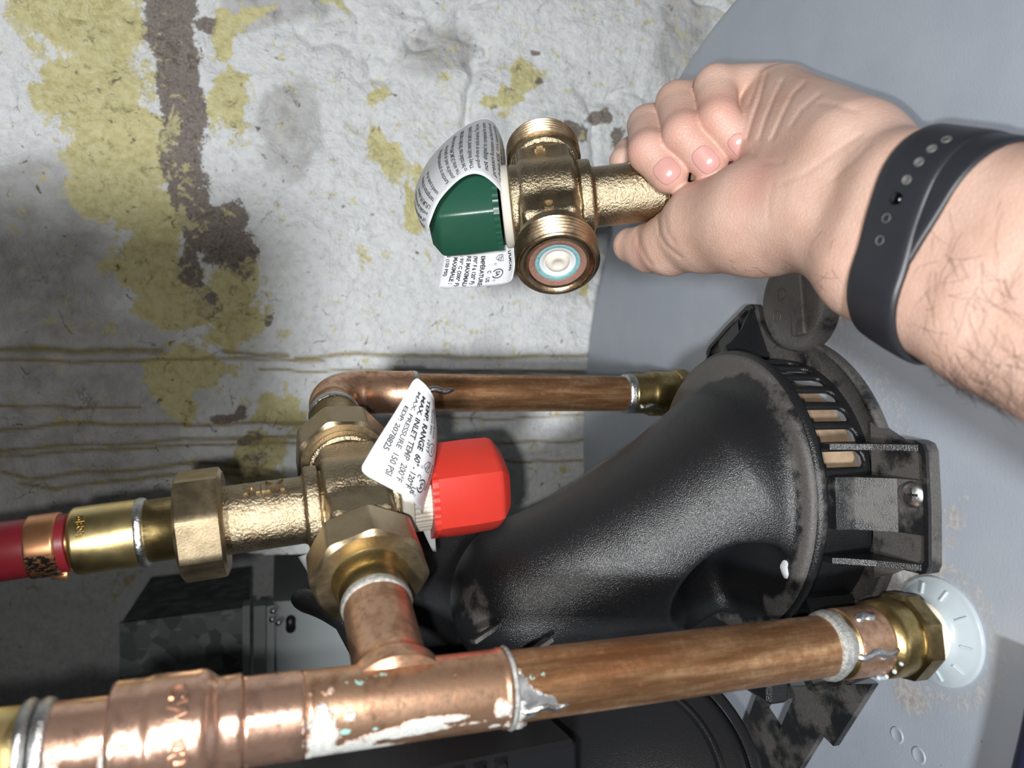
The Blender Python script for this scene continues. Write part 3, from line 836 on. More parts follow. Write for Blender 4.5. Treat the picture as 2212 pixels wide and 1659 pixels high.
wrap_text(hot, '600', 7.5, H0, DP, U(372), -8, 15.5, .7, M['copper_pink'], cvb, 0, flip=1, bold=.12)
wrap_text(hot, 'CWP', 7.0, H0, DP, U(368), -42, 15.5, .7, M['copper_pink'], cvb, 0, flip=1, bold=.12)

# ---- heater nipple collar (part of the heater)
cb = H0 + U(2040) * DP
cw = W(cb) * 1000; cw[2] = TZ
col_ = heater.part('nipple_collar', lathe([(0, 21.5), (1.2, 21.5), (1.6, 21), (1.8, 20), (2.4, 19.2), (4.6, 14.6), (5.6, 12.4), (9.0, 11.9), (9.2, 11.2)], cw, (0, 0, 1), (0, -1, 0), 72, close=False), M['collar'], c=False, label='pale ribbed plastic collar round the hot nipple')
for i in range(10):
    a = 2 * math.pi * i / 10 + .25; d = np.array([math.cos(a), math.sin(a), 0]); t = np.array([-math.sin(a), math.cos(a), 0])
    m = nrm(d * 5.4 + np.array([0, 0, -2.6]))
    heater.part('collar_rib', box(cw + d * 16.8 + np.array([0, 0, 3.7]), 2.4, .5, .7, [m, t, np.cross(m, t)], .25), M['collar'], col_, c=False, smooth=False)

# ---- cold line
cold = Thing('cold_water_line', 'copper cold water pipe with swept elbow behind the red mixing valve', 'pipe', W(C0 + ct(1500) * DP))
K = ct
def cl(name, prof, mat, seg=56, rfun=None, du=None, parent=None, label=None, marks=None, **kw):
    p = [(K(x), r) for x, r in prof]
    if du: p = dense(p, du)
    v, f, L = lathe(p, C0, DP, TOC, seg, True, rfun)
    return cold.part(name, (v, f, L), mat, parent, label, attrs=cyl_attr(L, **(marks or {})), **kw)
cl('copper_pipe', [(860, 11.0), (1358, 11.0)], M['copper'], 64, du=1.5, marks=dict(fl=[(K(1346), 40, 4, 40, .2)]))
pr, rf = ring_bead(K(1344), K(1370), 11.0, 12.6, .2, 21)
cold.part('solder_joint', lathe(dense(pr, .5), C0, DP, TOC, 64, True, rf), M['solder'], label='shiny solder ring')
ad2 = cl('male_adapter', [(1358, 12.2), (1362, 12.5), (1392, 12.6), (1398, 13.4), (1404, 14.2), (1450, 14.2), (1454, 13.9), (1456, 13)], M['brass_old'], 64)
cl('hex_flats', [(1452, 14.0), (1455, 15.6), (1476, 15.9), (1481, 14.6), (1482, 12)], M['brass_old'], 72, rfun=poly_r(8, 0.1, .96), parent=ad2, angle=25)
cold.part('threaded_nipple', lathe([(K(1470), 10.5), (K(1500), 10.5), (K(1512), 10.5)], C0, DP, TOC, 32), M['teflon'])
drip(cold, 0, K(1366), K(1425), 38, 1.8, 12.6, M['solder'], C0)
# elbow
bend = []
R_ = 17.0
for i in range(19):
    a = math.pi / 2 * i / 18
    bend.append(ELB - NV * R_ * (1 - math.sin(a)) * 1.0 + DP * R_ * (1 - math.cos(a)))
pts = [ELB - NV * (R_ + 5)] + bend + [ELB + DP * (R_ + 4)]
cold.part('elbow', tube(np.array(pts), 12.1, 48), M['copper_fit'], attrs=dict(zip(('flux', 'sold', 'pat'), [np.zeros(48 * len(pts))] * 3)))
ec = ELB + DP * (R_ + 3); t_end = (ELB + DP * 0 - C0) @ DP
v, f, L = lathe([(t_end + R_ + 2, 12.1), (K(880), 12.3), (K(886), 12.6), (K(889), 12.5), (K(890), 11.2)], C0, DP, TOC, 56)
cold.part('elbow_cup', (v, f, L), M['copper_fit'], attrs=cyl_attr(L, pt=[]))
pr, rf = ring_bead(K(886), K(902), 11.0, 12.4, .3, 25)
cold.part('solder_joint', lathe(dense(pr, .5), C0, DP, TOC, 64, True, rf), M['solder'])
drip(cold, 0, K(896), K(968), -8, 2.0, 11.2, M['solder'], C0)
v, f, L = lathe([(LN - 46, 12.0), (LN - 24, 12.2), (LN - 20, 12.1)], TEE, NV, TOC, 56)
cold.part('elbow_cup', (v, f, L), M['copper_fit'], attrs=cyl_attr(L, pt=[]))
pr, rf = ring_bead(LN - 30, LN - 24.5, 11.8, 13.2, .2, 27)
cold.part('solder_joint', lathe(dense(pr, .5), TEE, NV, TOC, 64, True, rf), M['solder'])
# ------------------------------------------------------------------ mixing valves
def valve_sdf(P):
    a, n, m = P[:, 0], P[:, 1], P[:, 2]
    d = cyl(P, 0, -13.5, 12.5, 20.0, 2.0)
    d = smin(d, cyl(P, 1, -37, 37, 14.8, .5), 3.0)
    d = smin(d, rbox(P, (-1.0, 0, 0), (13.0, 27.5, 15.0), 3.5), 2.0)
    d = smin(d, cyl(P, 1, 28.5, 34.5, 17.0, 1.2), 1.0)
    d = smin(d, cyl(P, 1, -34.5, -28.5, 17.0, 1.2), 1.0)
    d = smin(d, cyl(P, 0, -18.0, -13.0, 19.0, 1.0), .6)
    d = smin(d, cyl(P, 0, 13.8, 20.0, 18.0, 1.2), .5)
    d = smax(d, -cyl(P, 0, 12.3, 14.2, 24.0, .2) + 0 * a, .6) if False else d
    gro = np.maximum(np.abs(a - 13.2) - 0.7, 16.6 - np.sqrt(n * n + m * m))
    d = smax(d, -np.maximum(gro, np.abs(n) - 22), .5)
    d = smin(d, cyl(P, 0, 10, 53, 14.0, .6), 2.2)
    return d

VSURF = sdf_mesh(valve_sdf, (-20, -40, -23), (56, 40, 23), 0.75)

def loc(org, A, N, P):
    A, N = nrm(A), nrm(N); Mx = np.cross(A, N); P = np.asarray(P, float)
    return org + P[:, :1] * A + P[:, 1:2] * N + P[:, 2:3] * Mx

def thread_prof(u0, u1, r, pitch=2.2, dep=.9):
    out = [(u0, r - dep - .8)]; n = int(abs(u1 - u0) / pitch); s = 1 if u1 > u0 else -1
    for i in range(n):
        a = u0 + s * i * pitch
        out += [(a + s * .15, r - dep), (a + s * .75 * pitch / 2, r), (a + s * 1.15 * pitch / 2, r), (a + s * .95 * pitch, r - dep)]
    out.append((u1, r - dep - .3))
    return out

def cap_part(th, org, A, a0, a1, mat, rot=0.0, ref=TOC):
    """six-sided rounded adjusting cap from a0 (rim) to a1 (end)"""
    s = -1 if a1 < a0 else 1; l = abs(a1 - a0)
    pr = [(a0, 15), (a0, 20.6), (a0 + s * 2.6, 20.8), (a0 + s * 2.7, 20.9), (a0 + s * .5 * l, 21.2), (a0 + s * (l - 6.5), 20.9), (a0 + s * (l - 4.6), 20.4), (a0 + s * (l - 3.6), 19.6), (a0 + s * (l - .8), 15.6), (a0 + s * l, 14.6), (a0 + s * l, .01)]
    q = poly_r(6, rot, 1.0)
    def rf(u, r, ph):
        k = 0.62 if r > 1 else 0
        rr = (1 - k) * r * 1.0 + k * q(u, r, ph) * 1.06
        if abs(u - a0) < 2.65 and r > 18: rr = rr + .35 * (np.sin(ph * 40) > .3)
        return rr
    v, f, L = lathe(pr, org, A, ref, 144, False, rf)
    return th.part('adjusting_cap', (v, f, L), mat, angle=28)

def emboss(th, txt, size, org, A, N, plane, pos, mat, parent, rot=0.0, h=.7):
    """raised letter on a flat of the body. plane: (ex, ey, ez) in valve coordinates"""
    v, f = text_flat(txt, size, .08, 'CENTER')
    c, s = math.cos(rot), math.sin(rot); v = v - np.array([0, size * .35]); v = np.stack([v[:, 0] * c - v[:, 1] * s, v[:, 0] * s + v[:, 1] * c], 1)
    ex, ey, ez = [np.asarray(q, float) for q in plane]; n = len(v)
    P = np.concatenate([np.asarray(pos) + v[:, :1] * ex + v[:, 1:] * ey - .3 * ez, np.asarray(pos) + v[:, :1] * ex + v[:, 1:] * ey + h * ez])
    F = [tuple(n + i for i in q) for q in f]; ed = {}
    for q in f:
        for i in range(len(q)): ed[(q[i], q[(i + 1) % len(q)])] = 1
    for (i, j) in ed:
        if (j, i) not in ed: F.append((i, j, n + j, n + i))
    return th.part('cast_letter', (loc(org, A, N, P), F, P), mat, parent, smooth=False)

# ---- valve fixed in the pipes
mv = Thing('mixing_valve', 'bronze mixing valve with red cap joined between the copper pipes', 'valve', W(VC + AV * -66), 'thermostatic mixing valves')
mb = mv.part('body', (loc(VC, AV, NV, VSURF[0]), VSURF[1], VSURF[0]), M['bronze'])
def vnut(th, org, ax, u0, u1, r, rot, name='union_nut'):
    s = 1 if u1 > u0 else -1; l = abs(u1 - u0)
    pr = [(u0, 12), (u0, r - 2.6), (u0 + s * 1.3, r - .4), (u0 + s * 1.8, r), (u1 - s * 1.8, r), (u1 - s * 1.3, r - .4), (u1, r - 2.6), (u1, 12)]
    def rf(u, rr, ph):
        q = poly_r(8, rot, 1.0)(u, r, ph)
        return np.minimum(q, rr + (0 if rr < r - .1 else .0)) if rr > 12.5 else np.full(len(ph), rr)
    return th.part(name, lathe(pr, org, ax, TOC, 96, False, rf), M['nut'], angle=22)
vnut(mv, VC, AV, 51.5, 69.5, 22.6, 0.22)
vnut(mv, VC, -NV, 34.0, 52.0, 22.6, 0.10)
vnut(mv, VC, NV, 34.0, 52.0, 22.6, 0.30)
# tail pieces with a rounded shoulder
for ax, u0, r in ((-NV, 52.0, 12.6), (NV, 52.0, 12.2)):
    end = 66.5 if ax is not NV else LN - 109.7 - 28
    mv.part('tail_piece', lathe([(u0 - 4, 17.0), (u0 - 1.2, 16.6), (u0 - .6, 15.2), (u0 + .5, 14.2), (u0 + 2.5, 13.2), (u0 + 5, 12.6), (end, 12.4)], VC, ax, TOC, 56), M['brass_old'])
mv.part('gasket_ring', lathe([(-23.0, 15), (-23.0, 18.6), (-22.6, 18.9), (-18.6, 18.9), (-18.2, 18.6), (-18.2, 15)], VC, AV, TOC, 64), M['white'], label='ivory plastic ring')
mv.part('splined_stem', lathe([(-23, 15.8), (-33, 15.8)], VC, AV, TOC, 160, True, lambda u, r, ph: r + .5 * (np.sin(ph * 46) > 0)), M['white'], angle=20)
cap_part(mv, VC, AV, -31.0, -66.0, M['red'], 0.35)
for i, (tx) in enumerate(('MIX',)):
    wrap_text(mv, tx, 9.0, VC, AV, 36, 50, 14.0, .9, M['bronze'], mb, 1, 'cast_letter', .28, -1)

# ---- red supply tube on the outlet
A_ = at_
px_t = Thing('pex_line', 'red plastic water tube with copper crimp ring on brass fitting above the red-capped valve', 'pipe', W(VC + A_(412) * AV))
def vl(name, prof, mat, seg=56, rfun=None, parent=None, label=None, du=None, **kw):
    p = [(A_(x) if x > -500 else -x, r) for x, r in prof]
    if du: p = dense(p, du)
    v, f, L = lathe(p, VC, AV, TOC, seg, True, rfun)
    return px_t.part(name, (v, f, L), mat, parent, label, **kw)
vl('tail_piece', [(418, 15.5), (412, 15.2), (409, 13.4), (405, 12.5), (305, 12.4)], M['brass_old'])
pr, rf = ring_bead(A_(322), A_(297), 12.4, 13.8, .2, 31)
px_t.part('solder_joint', lathe(dense(pr, .5), VC, AV, TOC, 64, True, rf), M['solder'])
bf_ = vl('brass_adapter', [(310, 12.8), (300, 13.2), (172, 13.2), (166, 13.0), (160, 12.2), (158, 8)], M['brass'], 64)
wrap_text(px_t, '8S8I9', 4.2, VC, AV, A_(200), 32, 13.2, .18, M['brass_old'], bf_, 0, 'stamped_number', .05, 1)
vl('barb', [(165, 9.5), (140, 9.5)], M['brass_dark'], 32)
vl('tube', [(152, 9.0), (152.5, 11.0), (150, 11.2), (0, 11.2), (-150, 11.2), (-800, 11.2)], M['pex'], 56)
p_ = dense([(A_(134), 11.2), (A_(133), 12.1), (A_(126), 12.15), (A_(74), 12.1), (A_(69), 12.05), (A_(68), 11.2)], .8)
v, f, L = lathe(p_, VC, AV, TOC, 64)
ph_ = np.degrees(np.arctan2(L[:, 2], L[:, 1]))
ink = np.exp(-((np.abs(((ph_ + 45 + 180) % 360) - 180)) / 40) ** 4) * (np.abs(L[:, 0] - (A_(98))) < 7)
px_t.part('crimp_ring', (v, f, L), M['crimp'], attrs=dict(ink=ink), label='copper crimp ring with etched black marks')
px_t.part('crimp_tab', box(VC + A_(122) * AV + 12.2 * nrm(np.cross(AV, np.cross(np.array([0, 1.0, 0]), AV))), 3.2, 1.6, .6, None, .3), M['crimp'], attrs=dict(ink=np.zeros(24)))

# ---- valve held in the hand
HA = nrm((0.994, -0.10, -0.04)); HN = np.array([0.05, 0.75, -0.66]); HN = nrm(HN - HA * (HA @ HN))
HV = PX(1187, 437, 364)
hv = Thing('mixing_valve', 'weathered bronze mixing valve with green cap held up by its neck', 'valve', W(HV), 'thermostatic mixing valves')
hb = hv.part('body', (loc(HV, HA, HN, VSURF[0]), VSURF[1], VSURF[0]), M['bronze'])
for s in (1, -1):
    pr = [(s * u, r) for u, r in ([(33.5, 14)] + thread_prof(34, 45.2, 18.6, 2.2, .95) + [(45.6, 17.2), (46.2, 16.6)])]
    tp = hv.part('threaded_port', lathe(pr, HV, HN, TOC, 96, False), M['thread'], angle=18)
    face = [(s * 46.2, 16.6), (s * 46.3, 15.0), (s * 45.0, 14.2), (s * 44.6, 13.2), (s * 45.1, 12.9), (s * 44.8, 12.5)]
    hv.part('port_rim', lathe(face, HV, HN, TOC, 64, False), M['thread'], tp)
    if s > 0:
        hv.part('corroded_seat', lathe([(44.9, 12.6), (44.6, 11.5), (44.3, 9.9), (43.9, 9.6)], HV, HN, TOC, 64, False), M['rust'], tp, 'reddish corroded ring')
        hv.part('verdigris_ring', lathe([(44.2, 10.0), (44.4, 9.2), (44.0, 8.0), (43.6, 7.8)], HV, HN, TOC, 64, False), M['teal'], tp, 'blue-green crust ring')
        hv.part('check_seat', lathe([(43.9, 8.3), (43.8, 6.2), (42.5, 5.9), (42.4, 5.7)], HV, HN, TOC, 48, False), M['card'], tp)
        hv.part('check_poppet', lathe([(42.0, 5.9), (43.2, 5.5), (44.6, 4.9), (45.2, 4.0), (45.4, 2.4), (45.0, 2.2), (45.1, .01)], HV, HN, TOC, 48, False), M['white'], tp, 'cream plastic check plug')
hv.part('threaded_port', lathe([(52.5, 13.0)] + thread_prof(52.8, 62, 14.6, 2.2, .7) + [(62.2, 10)], HV, HA, TOC, 56), M['thread'])
hv.part('gasket_ring', lathe([(-22.2, 15), (-22.2, 18.6), (-21.8, 19.3), (-18.6, 19.3), (-18.1, 18.8), (-18.1, 15)], HV, HA, TOC, 64), M['white'], label='ivory plastic ring')
cap_part(hv, HV, HA, -23.4, -56.5, M['green'], 0.28)
# letters on the port roots: which way is the camera-facing flat?
HM = np.cross(HA, HN); sgn = -1.0 if HM[2] > 0 else 1.0
ez = np.array([0, 0, sgn]); ey = np.array([0, -1.0, 0]); ex = np.cross(ey, ez)
emboss(hv, 'C', 8.5, HV, HA, HN, (ex, ey, ez), (-2, 23.0, sgn * 15.0), M['bronze'], hb, 0, 1.5)
emboss(hv, 'H', 8.5, HV, HA, HN, (ex, ey, ez), (-2, -23.0, sgn * 15.0), M['bronze'], hb, 0, 1.5)
wrap_text(hv, 'MIX', 8.0, HV, HA, 44, -58, 14.0, .7, M['bronze'], hb, 1, 'cast_letter', .1, 1)
# ------------------------------------------------------------------ vent hood and blower
HC = np.array([TC[0], TC[1], TZ])
def ray_y(px, py, Y):
    r = np.array([(px - PCX) / FPX, (py - PCY) / FPX, 1.0]); k = Y / (-SN * r[0] + CS); return W(r * k) * 1000
hood = Thing('vent_hood', 'dusty black plastic vent hood and blower bolted on the heater top', 'vent hood', HC / 1000)
def dz(n, v=0.3): return dict(dust=np.full(n, v))
def hp(name, vf, mat=None, dust=.3, parent=None, **kw):
    return hood.part(name, vf, mat or M['black'], parent, c=False, attrs=dz(len(vf[0]), dust), **kw)
hp('base_flange', lathe([(0.2, 77.6), (3.2, 77.9), (5.0, 77.2), (5.2, 75.8), (3.4, 74.6), (3.0, 62)], HC, (0, 0, 1), (0, -1, 0), 144, False), dust=.42)
def pol(r, deg, h): a = math.radians(deg); return np.array([r * math.cos(a), r * math.sin(a), h])
SLOTS = [-72, -62.5, -53, -43.5, -34, -24.5, -15]
def wall_sdf(P):
    rr = np.sqrt(P[:, 0] ** 2 + P[:, 1] ** 2)
    d = np.maximum(np.abs(rr - 64.2) - 1.3, np.abs(P[:, 2] - 17.5) - 16)
    for a in SLOTS:
        c, s = math.cos(math.radians(a)), math.sin(math.radians(a))
        q = np.stack([P[:, 0] * c + P[:, 1] * s - 64, -P[:, 0] * s + P[:, 1] * c, P[:, 2]], 1)
        d = np.maximum(d, -rbox(q, (0, 0, 19), (12, 3.7, 12.0), 3.0))
    return d
v, f = sdf_mesh(wall_sdf, (-70, -70, 0), (70, 70, 36), 0.9)
hp('slotted_wall', (v + HC, f, v), dust=.12)
hood.part('flue_collar', lathe([(0.5, 54), (33, 54)], HC, (0, 0, 1), (0, -1, 0), 64, False), M['inside'], c=False, label='scorched tan metal flue behind the slots')
hp('rim', lathe([(29.5, 62), (30, 67), (31, 69.2), (32.6, 70), (34.6, 69.8), (36, 68.6), (36.5, 66.5), (36.5, 50)], HC, (0, 0, 1), (0, -1, 0), 160, False), dust=.30)
# feet
def foot(ang, w=27.0, out=97.0, screw=True, dust=.42):
    a = math.radians(ang); er = np.array([math.cos(a), math.sin(a), 0]); et = np.array([-math.sin(a), math.cos(a), 0]); ez = np.array([0, 0, 1.0])
    pts = [(66, -w - 7), (74, -w - 3), (80, -w), (out - 5, -w), (out - 1.5, -w + 1.2), (out, -w + 4.5), (out + .6, 0), (out, w - 4.5), (out - 1.5, w - 1.2), (out - 5, w), (80, w), (74, w + 3), (66, w + 7)]
    p = hp('mounting_foot', prism(pts, HC + ez * .3, er, et, ez, 5.2), dust=dust, smooth=False)
    hp('foot_lip', join(prism([(out - 5, -w), (out - 1.5, -w + 1.2), (out, -w + 4.5), (out + .6, 0), (out, w - 4.5), (out - 1.5, w - 1.2), (out - 5, w), (out - 5, w - 3), (out - 2.2, w - 6), (out - 1.6, 0), (out - 2.2, -w + 6), (out - 5, -w + 3)], HC + ez * 5.4, er, et, ez, 1.6)), parent=p, smooth=False)
    # sloping dusty web and upright box
    hp('foot_web', prism([(63, 5.3), (97, 5.3), (95, 6.6), (84, 9), (72, 20), (70, 28), (63, 28)], HC - et * 11, er, ez, et, 22), dust=.35, parent=p, smooth=False)
    for s in (-1, 1):
        q = [(63, 5), (out - 3, 5), (out - 3, 6.5), (80, 17), (71, 27), (69.5, 30), (63, 30)]
        o0 = HC + et * (s * (w - 3.0)) - et * 1.2
        hp('gusset_rib', prism(q, o0, er, ez, et, 2.4), dust=.15, parent=p, smooth=False)
        o1 = HC + et * (s * 11.5) - et * 1.2
    if screw:
        c = HC + er * 90.0 + et * 5 + ez * 6.2
        sc = hood.part('screw', lathe([(0, 5.8), (.8, 5.9), (2.2, 5.0), (3.0, 3.2), (3.3, .01)], c, nrm(ez + .45 * er), er, 28, False), M['steel'], p, c=False, label='zinc cross-head screw')
        n2 = nrm(ez + .45 * er)
        for k in (0, 1):
            t1 = et if k else np.cross(n2, et)
            hp('screw_slot', box(c + n2 * 3.1, 2.6, .55, .35, [t1, np.cross(n2, t1), n2]), dust=0, parent=sc, smooth=False)
    return p
foot(-88); foot(28, screw=False); foot(-150, screw=False)
# shell with swept duct
D1 = ray_y(1150, 1290, 362) - HC
DM = ray_y(1410, 1165, 345) - HC
D0 = np.array([-2.0, -6.0, 36.0])
PK = tank_pt(1615, 1290, 50) - HC
def shell_sdf(P):
    d = cyl(P, 2, 28, 39.0, 68.5, 3.0)
    d = smin(d, ellips(P, (0, 2, 32), np.eye(3), (63, 60, 20)), 4)
    du = smin(rcone(P, D0, DM, 53, 44), rcone(P, DM, D1, 44, 38), 6)
    du = smin(du, rcone(P, D1, D1 + np.array([-60, 25, -40]), 38, 42), 10)
    pocket = rcone(P, PK, PK + np.array([-30, -40, 26]), 30, 42)
    pocket = np.minimum(pocket, rcone(P, PK, PK + np.array([-60, 4, -4]), 27, 30))
    du = smax(du, -pocket, 2.0)
    d = smin(d, du, 7)
    d = np.maximum(d, 31.5 - P[:, 2])
    return d
v, f = sdf_mesh(shell_sdf, (-190, -90, 29), (76, 90, 230), 1.5)
rr_ = np.hypot(v[:, 0], v[:, 1])
sm_ = np.clip((rr_ - 50) / 14, 0, 1) * np.clip((50 - v[:, 2]) / 9, 0, 1); du_ = .10 + .32 * sm_
def patch(px, py, Y, r, a):
    c = ray_y(px, py, Y) - HC; return a * np.exp(-((v - c) ** 2).sum(1) / r ** 2)
du_ = du_ + patch(1000, 1290, 340, 26, .42) + patch(1640, 860, 345, 30, .30) + patch(1560, 810, 360, 30, .26) + patch(1590, 1000, 310, 14, .12) - patch(1590, 920, 325, 16, .5) - patch(1120, 1180, 325, 22, .5) + patch(1450, 920, 375, 20, .2)
hood.part('duct_shell', (v + HC, f, v), M['black'], c=False, attrs=dict(dust=du_))
hp('deck_extension', box(HC + np.array([-66, 4, 31.0]), 30, 40, 6.0, None, 2), dust=.1, smooth=False)
# white splashes on the deck
rs = np.random.default_rng(9)
for px, py, s in ((1690, 1222, 5.0), (1655, 1215, 2.2), (1635, 1206, 1.9), (1618, 1204, 2.0), (1708, 1112, 3.2)):
    c = tank_pt(px, py, 39.5) + np.array([0, 0, -.6])
    vv, ff, ll = lathe([(-.4, s), (.5, s * .85), (.9, s * .4), (1.0, .01)], c, (0, 0, 1), (0, -1, 0), 18, False, lambda u, r, ph: r * (1 + .3 * np.sin(3 * ph + s)))
    hood.part('paint_splash', (vv, ff, ll), M['card'], c=False)
# short ribs on the duct end
for px, py, Y in ((1050, 1368, 322), (1160, 1400, 316)):
    c = ray_y(px, py, Y); hp('duct_rib', box(c, 1.0, 5, 7, [nrm((1, .2, .5)), nrm((-.3, 1, 0)), nrm((-.5, -.1, 1))], .3), dust=.4, smooth=False)

# ---- blower housing beside the hood
BL = ray_y(1330, 1700, 300)
bax = nrm(W(np.array([0, 0, 0.0])) * 1000 - BL) ; bax = nrm(bax + np.array([0.25, 0, .15]))
def bp_(name, vf, mat=None, dust=.12, parent=None, **kw):
    return hood.part(name, vf, mat or M['black_gloss'], parent, c=False, attrs=dz(len(vf[0]), dust), **kw)
bp_('blower_volute', lathe([(-78, 50), (-60, 58), (-8, 58), (-3, 57), (0, 55), (1, 52), (1, .01)], BL, bax, (1, 0, 0), 96, False))
bp_('front_rim', lathe([(-6, 58), (-5, 61), (-1, 61.5), (0, 60), (0, 57)], BL, bax, (1, 0, 0), 96, False))
bp_('inlet_ring', lathe([(1, 43), (3, 44), (3.4, 45), (3, 46), (1, 47)], BL, bax, (1, 0, 0), 96, False))
# motor box with ribs, left of the housing
MB = ray_y(840, 1710, 300)
mx = [nrm((0, -.1, 1)), nrm((0, 1, .1)), nrm((1, 0, 0))]
def mp_(name, vf, mat=None, dust=.1, **kw):
    return hood.part(name, vf, mat or M['black_gloss'], None, c=False, attrs=dz(len(vf[0]), dust), **kw)
mp_('motor_housing', box(MB, 62, 40, 26, mx, 2), smooth=False)
for i, o in enumerate((-44, -38, -10, 8, 14, 22, 30)):
    mp_('cooling_rib', box(MB + mx[0] * (-o) - mx[1] * 41.5, 1.6, 3.0, 25, mx, .5), dust=.25, smooth=False)
for o in (14, 60):
    c0 = MB + mx[0] * o - mx[1] * 43 ; n = 90
    hel = [c0 + mx[2] * (-10 + 32 * i / n) + 3.6 * (math.cos(i * .62) * mx[0] - math.sin(i * .62) * mx[1]) for i in range(n)]
    hood.part('spring', tube(hel, .75, 7), M['steel'], c=False, label='bright coiled spring')
# dark plate and rounded rim left of the duct
PL = ray_y(960, 1300, 345)
a0, a1, a2 = ray_y(638, 1290, 372), ray_y(700, 1312, 362), ray_y(860, 1400, 340)
sp = spline([a0, a1, (a1 + a2) / 2 + np.array([0, 0, 1]), a2, ray_y(960, 1470, 330)], 30)
vv, ff, ll = tube(sp, np.concatenate([[3.2, 4.4, 5.0], np.full(27, 5.4)]), 20)
hood.part('outlet_rim', (vv, ff, ll), M['black'], c=False, attrs=dz(len(vv), .3))
ww, fw = box(PL + np.array([-8, 46, -4]), 50, 6, 42, [nrm((-.45, 0, .9)), nrm((0, 1, 0)), nrm((.9, 0, .45))], 3)
hood.part('back_plate', (ww, fw), M['black_gloss'], c=False, attrs=dz(len(ww), .1), smooth=False)
# plate under the blower with an opening
def tp(px, py, h=4.0): return tank_pt(px, py, h)
O = [tp(1640, 1485), tp(1885, 1478), tp(1800, 1612), tp(1773, 1585), tp(1715, 1680), tp(1560, 1700)]
Hh = [tp(1655, 1522), tp(1712, 1505), tp(1712, 1511), tp(1683, 1578), tp(1680, 1575), tp(1650, 1530)]
def slab_ring(A, B, th):
    n = len(A); A = np.array(A); B = np.array(B); d = np.array([0, 0, -th])
    V = np.concatenate([A, B, A + d, B + d]); F = []
    for i in range(n):
        j = (i + 1) % n
        F += [(i, j, n + j, n + i), (2 * n + i, 3 * n + i, 3 * n + j, 2 * n + j), (i, 2 * n + i, 2 * n + j, j), (n + i, n + j, 3 * n + j, 3 * n + i)]
    return V, F
V, F = slab_ring(O, Hh, 3.4)
hood.part('base_plate', (V, F), M['black'], c=False, smooth=False, attrs=dz(len(V), .38))
# round rubber plug on the heater top
pg = tank_pt(1722, 655, 6); pg[2] = TZ
plug = Thing('rubber_plug', 'round black rubber plug on the heater top beneath the wrist', 'plug', pg / 1000)
def pp(name, vf, dust=.45, parent=None, mat=None, **kw): return plug.part(name, vf, mat or M['black'], parent, c=False, attrs=dz(len(vf[0]), dust), **kw)
pc = pp('cap', lathe([(0, 24.5), (1.5, 24.8), (8, 23.6), (10.0, 22.6), (10.8, 20), (10.4, 18.5), (11.2, 12), (11.4, .01)], pg, (0, 0, 1), (0, -1, 0), 72, False))
pp('strap', box(pg + np.array([0, -8, 11.6]), 17, 4.6, 1.5, [nrm((1, .12, 0)), nrm((-.12, 1, 0)), (0, 0, 1)], .8), parent=pc, smooth=False)
for dx, dy in ((-6, 9), (5, 6)):
    t_ = []
    for i in range(17): a = i / 16 * 2 * math.pi; t_.append(pg + np.array([dx + 3 * math.cos(a), dy + 3 * math.sin(a), 11.3]))
    pp('moulded_mark', tube(t_, .4, 6, False), parent=pc)

# ---- sheet metal in the dark opening
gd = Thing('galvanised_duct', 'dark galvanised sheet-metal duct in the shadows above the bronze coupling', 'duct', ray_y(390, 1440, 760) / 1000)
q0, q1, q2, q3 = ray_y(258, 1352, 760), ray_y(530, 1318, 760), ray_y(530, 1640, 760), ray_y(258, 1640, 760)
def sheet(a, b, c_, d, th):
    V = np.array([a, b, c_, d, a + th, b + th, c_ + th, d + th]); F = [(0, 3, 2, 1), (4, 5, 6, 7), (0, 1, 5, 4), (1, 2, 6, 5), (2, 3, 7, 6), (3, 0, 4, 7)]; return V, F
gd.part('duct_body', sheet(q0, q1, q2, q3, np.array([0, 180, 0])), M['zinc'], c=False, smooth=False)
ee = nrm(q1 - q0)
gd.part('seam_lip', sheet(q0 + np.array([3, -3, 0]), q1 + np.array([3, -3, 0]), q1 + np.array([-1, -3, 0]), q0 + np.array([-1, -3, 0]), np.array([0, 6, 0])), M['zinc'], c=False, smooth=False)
gc = Thing('furnace_cabinet', 'light grey sheet-metal cabinet corner behind the copper tee', 'cabinet', ray_y(650, 1470, 700) / 1000)
p0, p1, p2, p3 = ray_y(590, 1300, 700), ray_y(1000, 1280, 700), ray_y(1000, 1700, 700), ray_y(590, 1700, 700)
gc.part('panel', sheet(p0, p1, p2, p3, np.array([0, 200, 0])), M['grey_paint'], c=False, smooth=False)
for x0, x1, y in ((524, 540, 698), (548, 574, 696), (576, 592, 690)):
    b0, b1, b2, b3 = ray_y(x0, 1310, y), ray_y(x1, 1308, y), ray_y(x1, 1700, y), ray_y(x0, 1700, y)
    gc.part('flange', sheet(b0, b1, b2, b3, np.array([0, 20, 0])), M['grey_paint'], c=False, smooth=False)
for px, py in ((590, 1320), (588, 1338), (602, 1345)):
    gc.part('rivet', lathe([(0, 3), (1.5, 2.4), (2, .01)], ray_y(px, py, 690), (0, -1, 0), (1, 0, 0), 14, False), M['steel'], c=False)
gc.part('knockout', lathe([(-.3, 6), (.5, 6), (.6, .01)], ray_y(628, 1348, 699.6), (0, -1, 0), (1, 0, 0), 18, False, lambda u, r, ph: r * (1 + .35 * np.cos(2 * ph))), M['black_gloss'], c=False, attrs=dz(54, 0))
# navy sleeve at the lower right
c_ = [tank_pt(2270, 1440, 8), tank_pt(2252, 1560, 8), tank_pt(2229, 1660, 8), tank_pt(2204, 1760, 8)]
one('cable_sleeve', 'dark navy cable sleeve at the heater edge in the bottom right corner', 'cable', tube(spline(c_, 20), 5.6, 20), M['navy'], c=False)
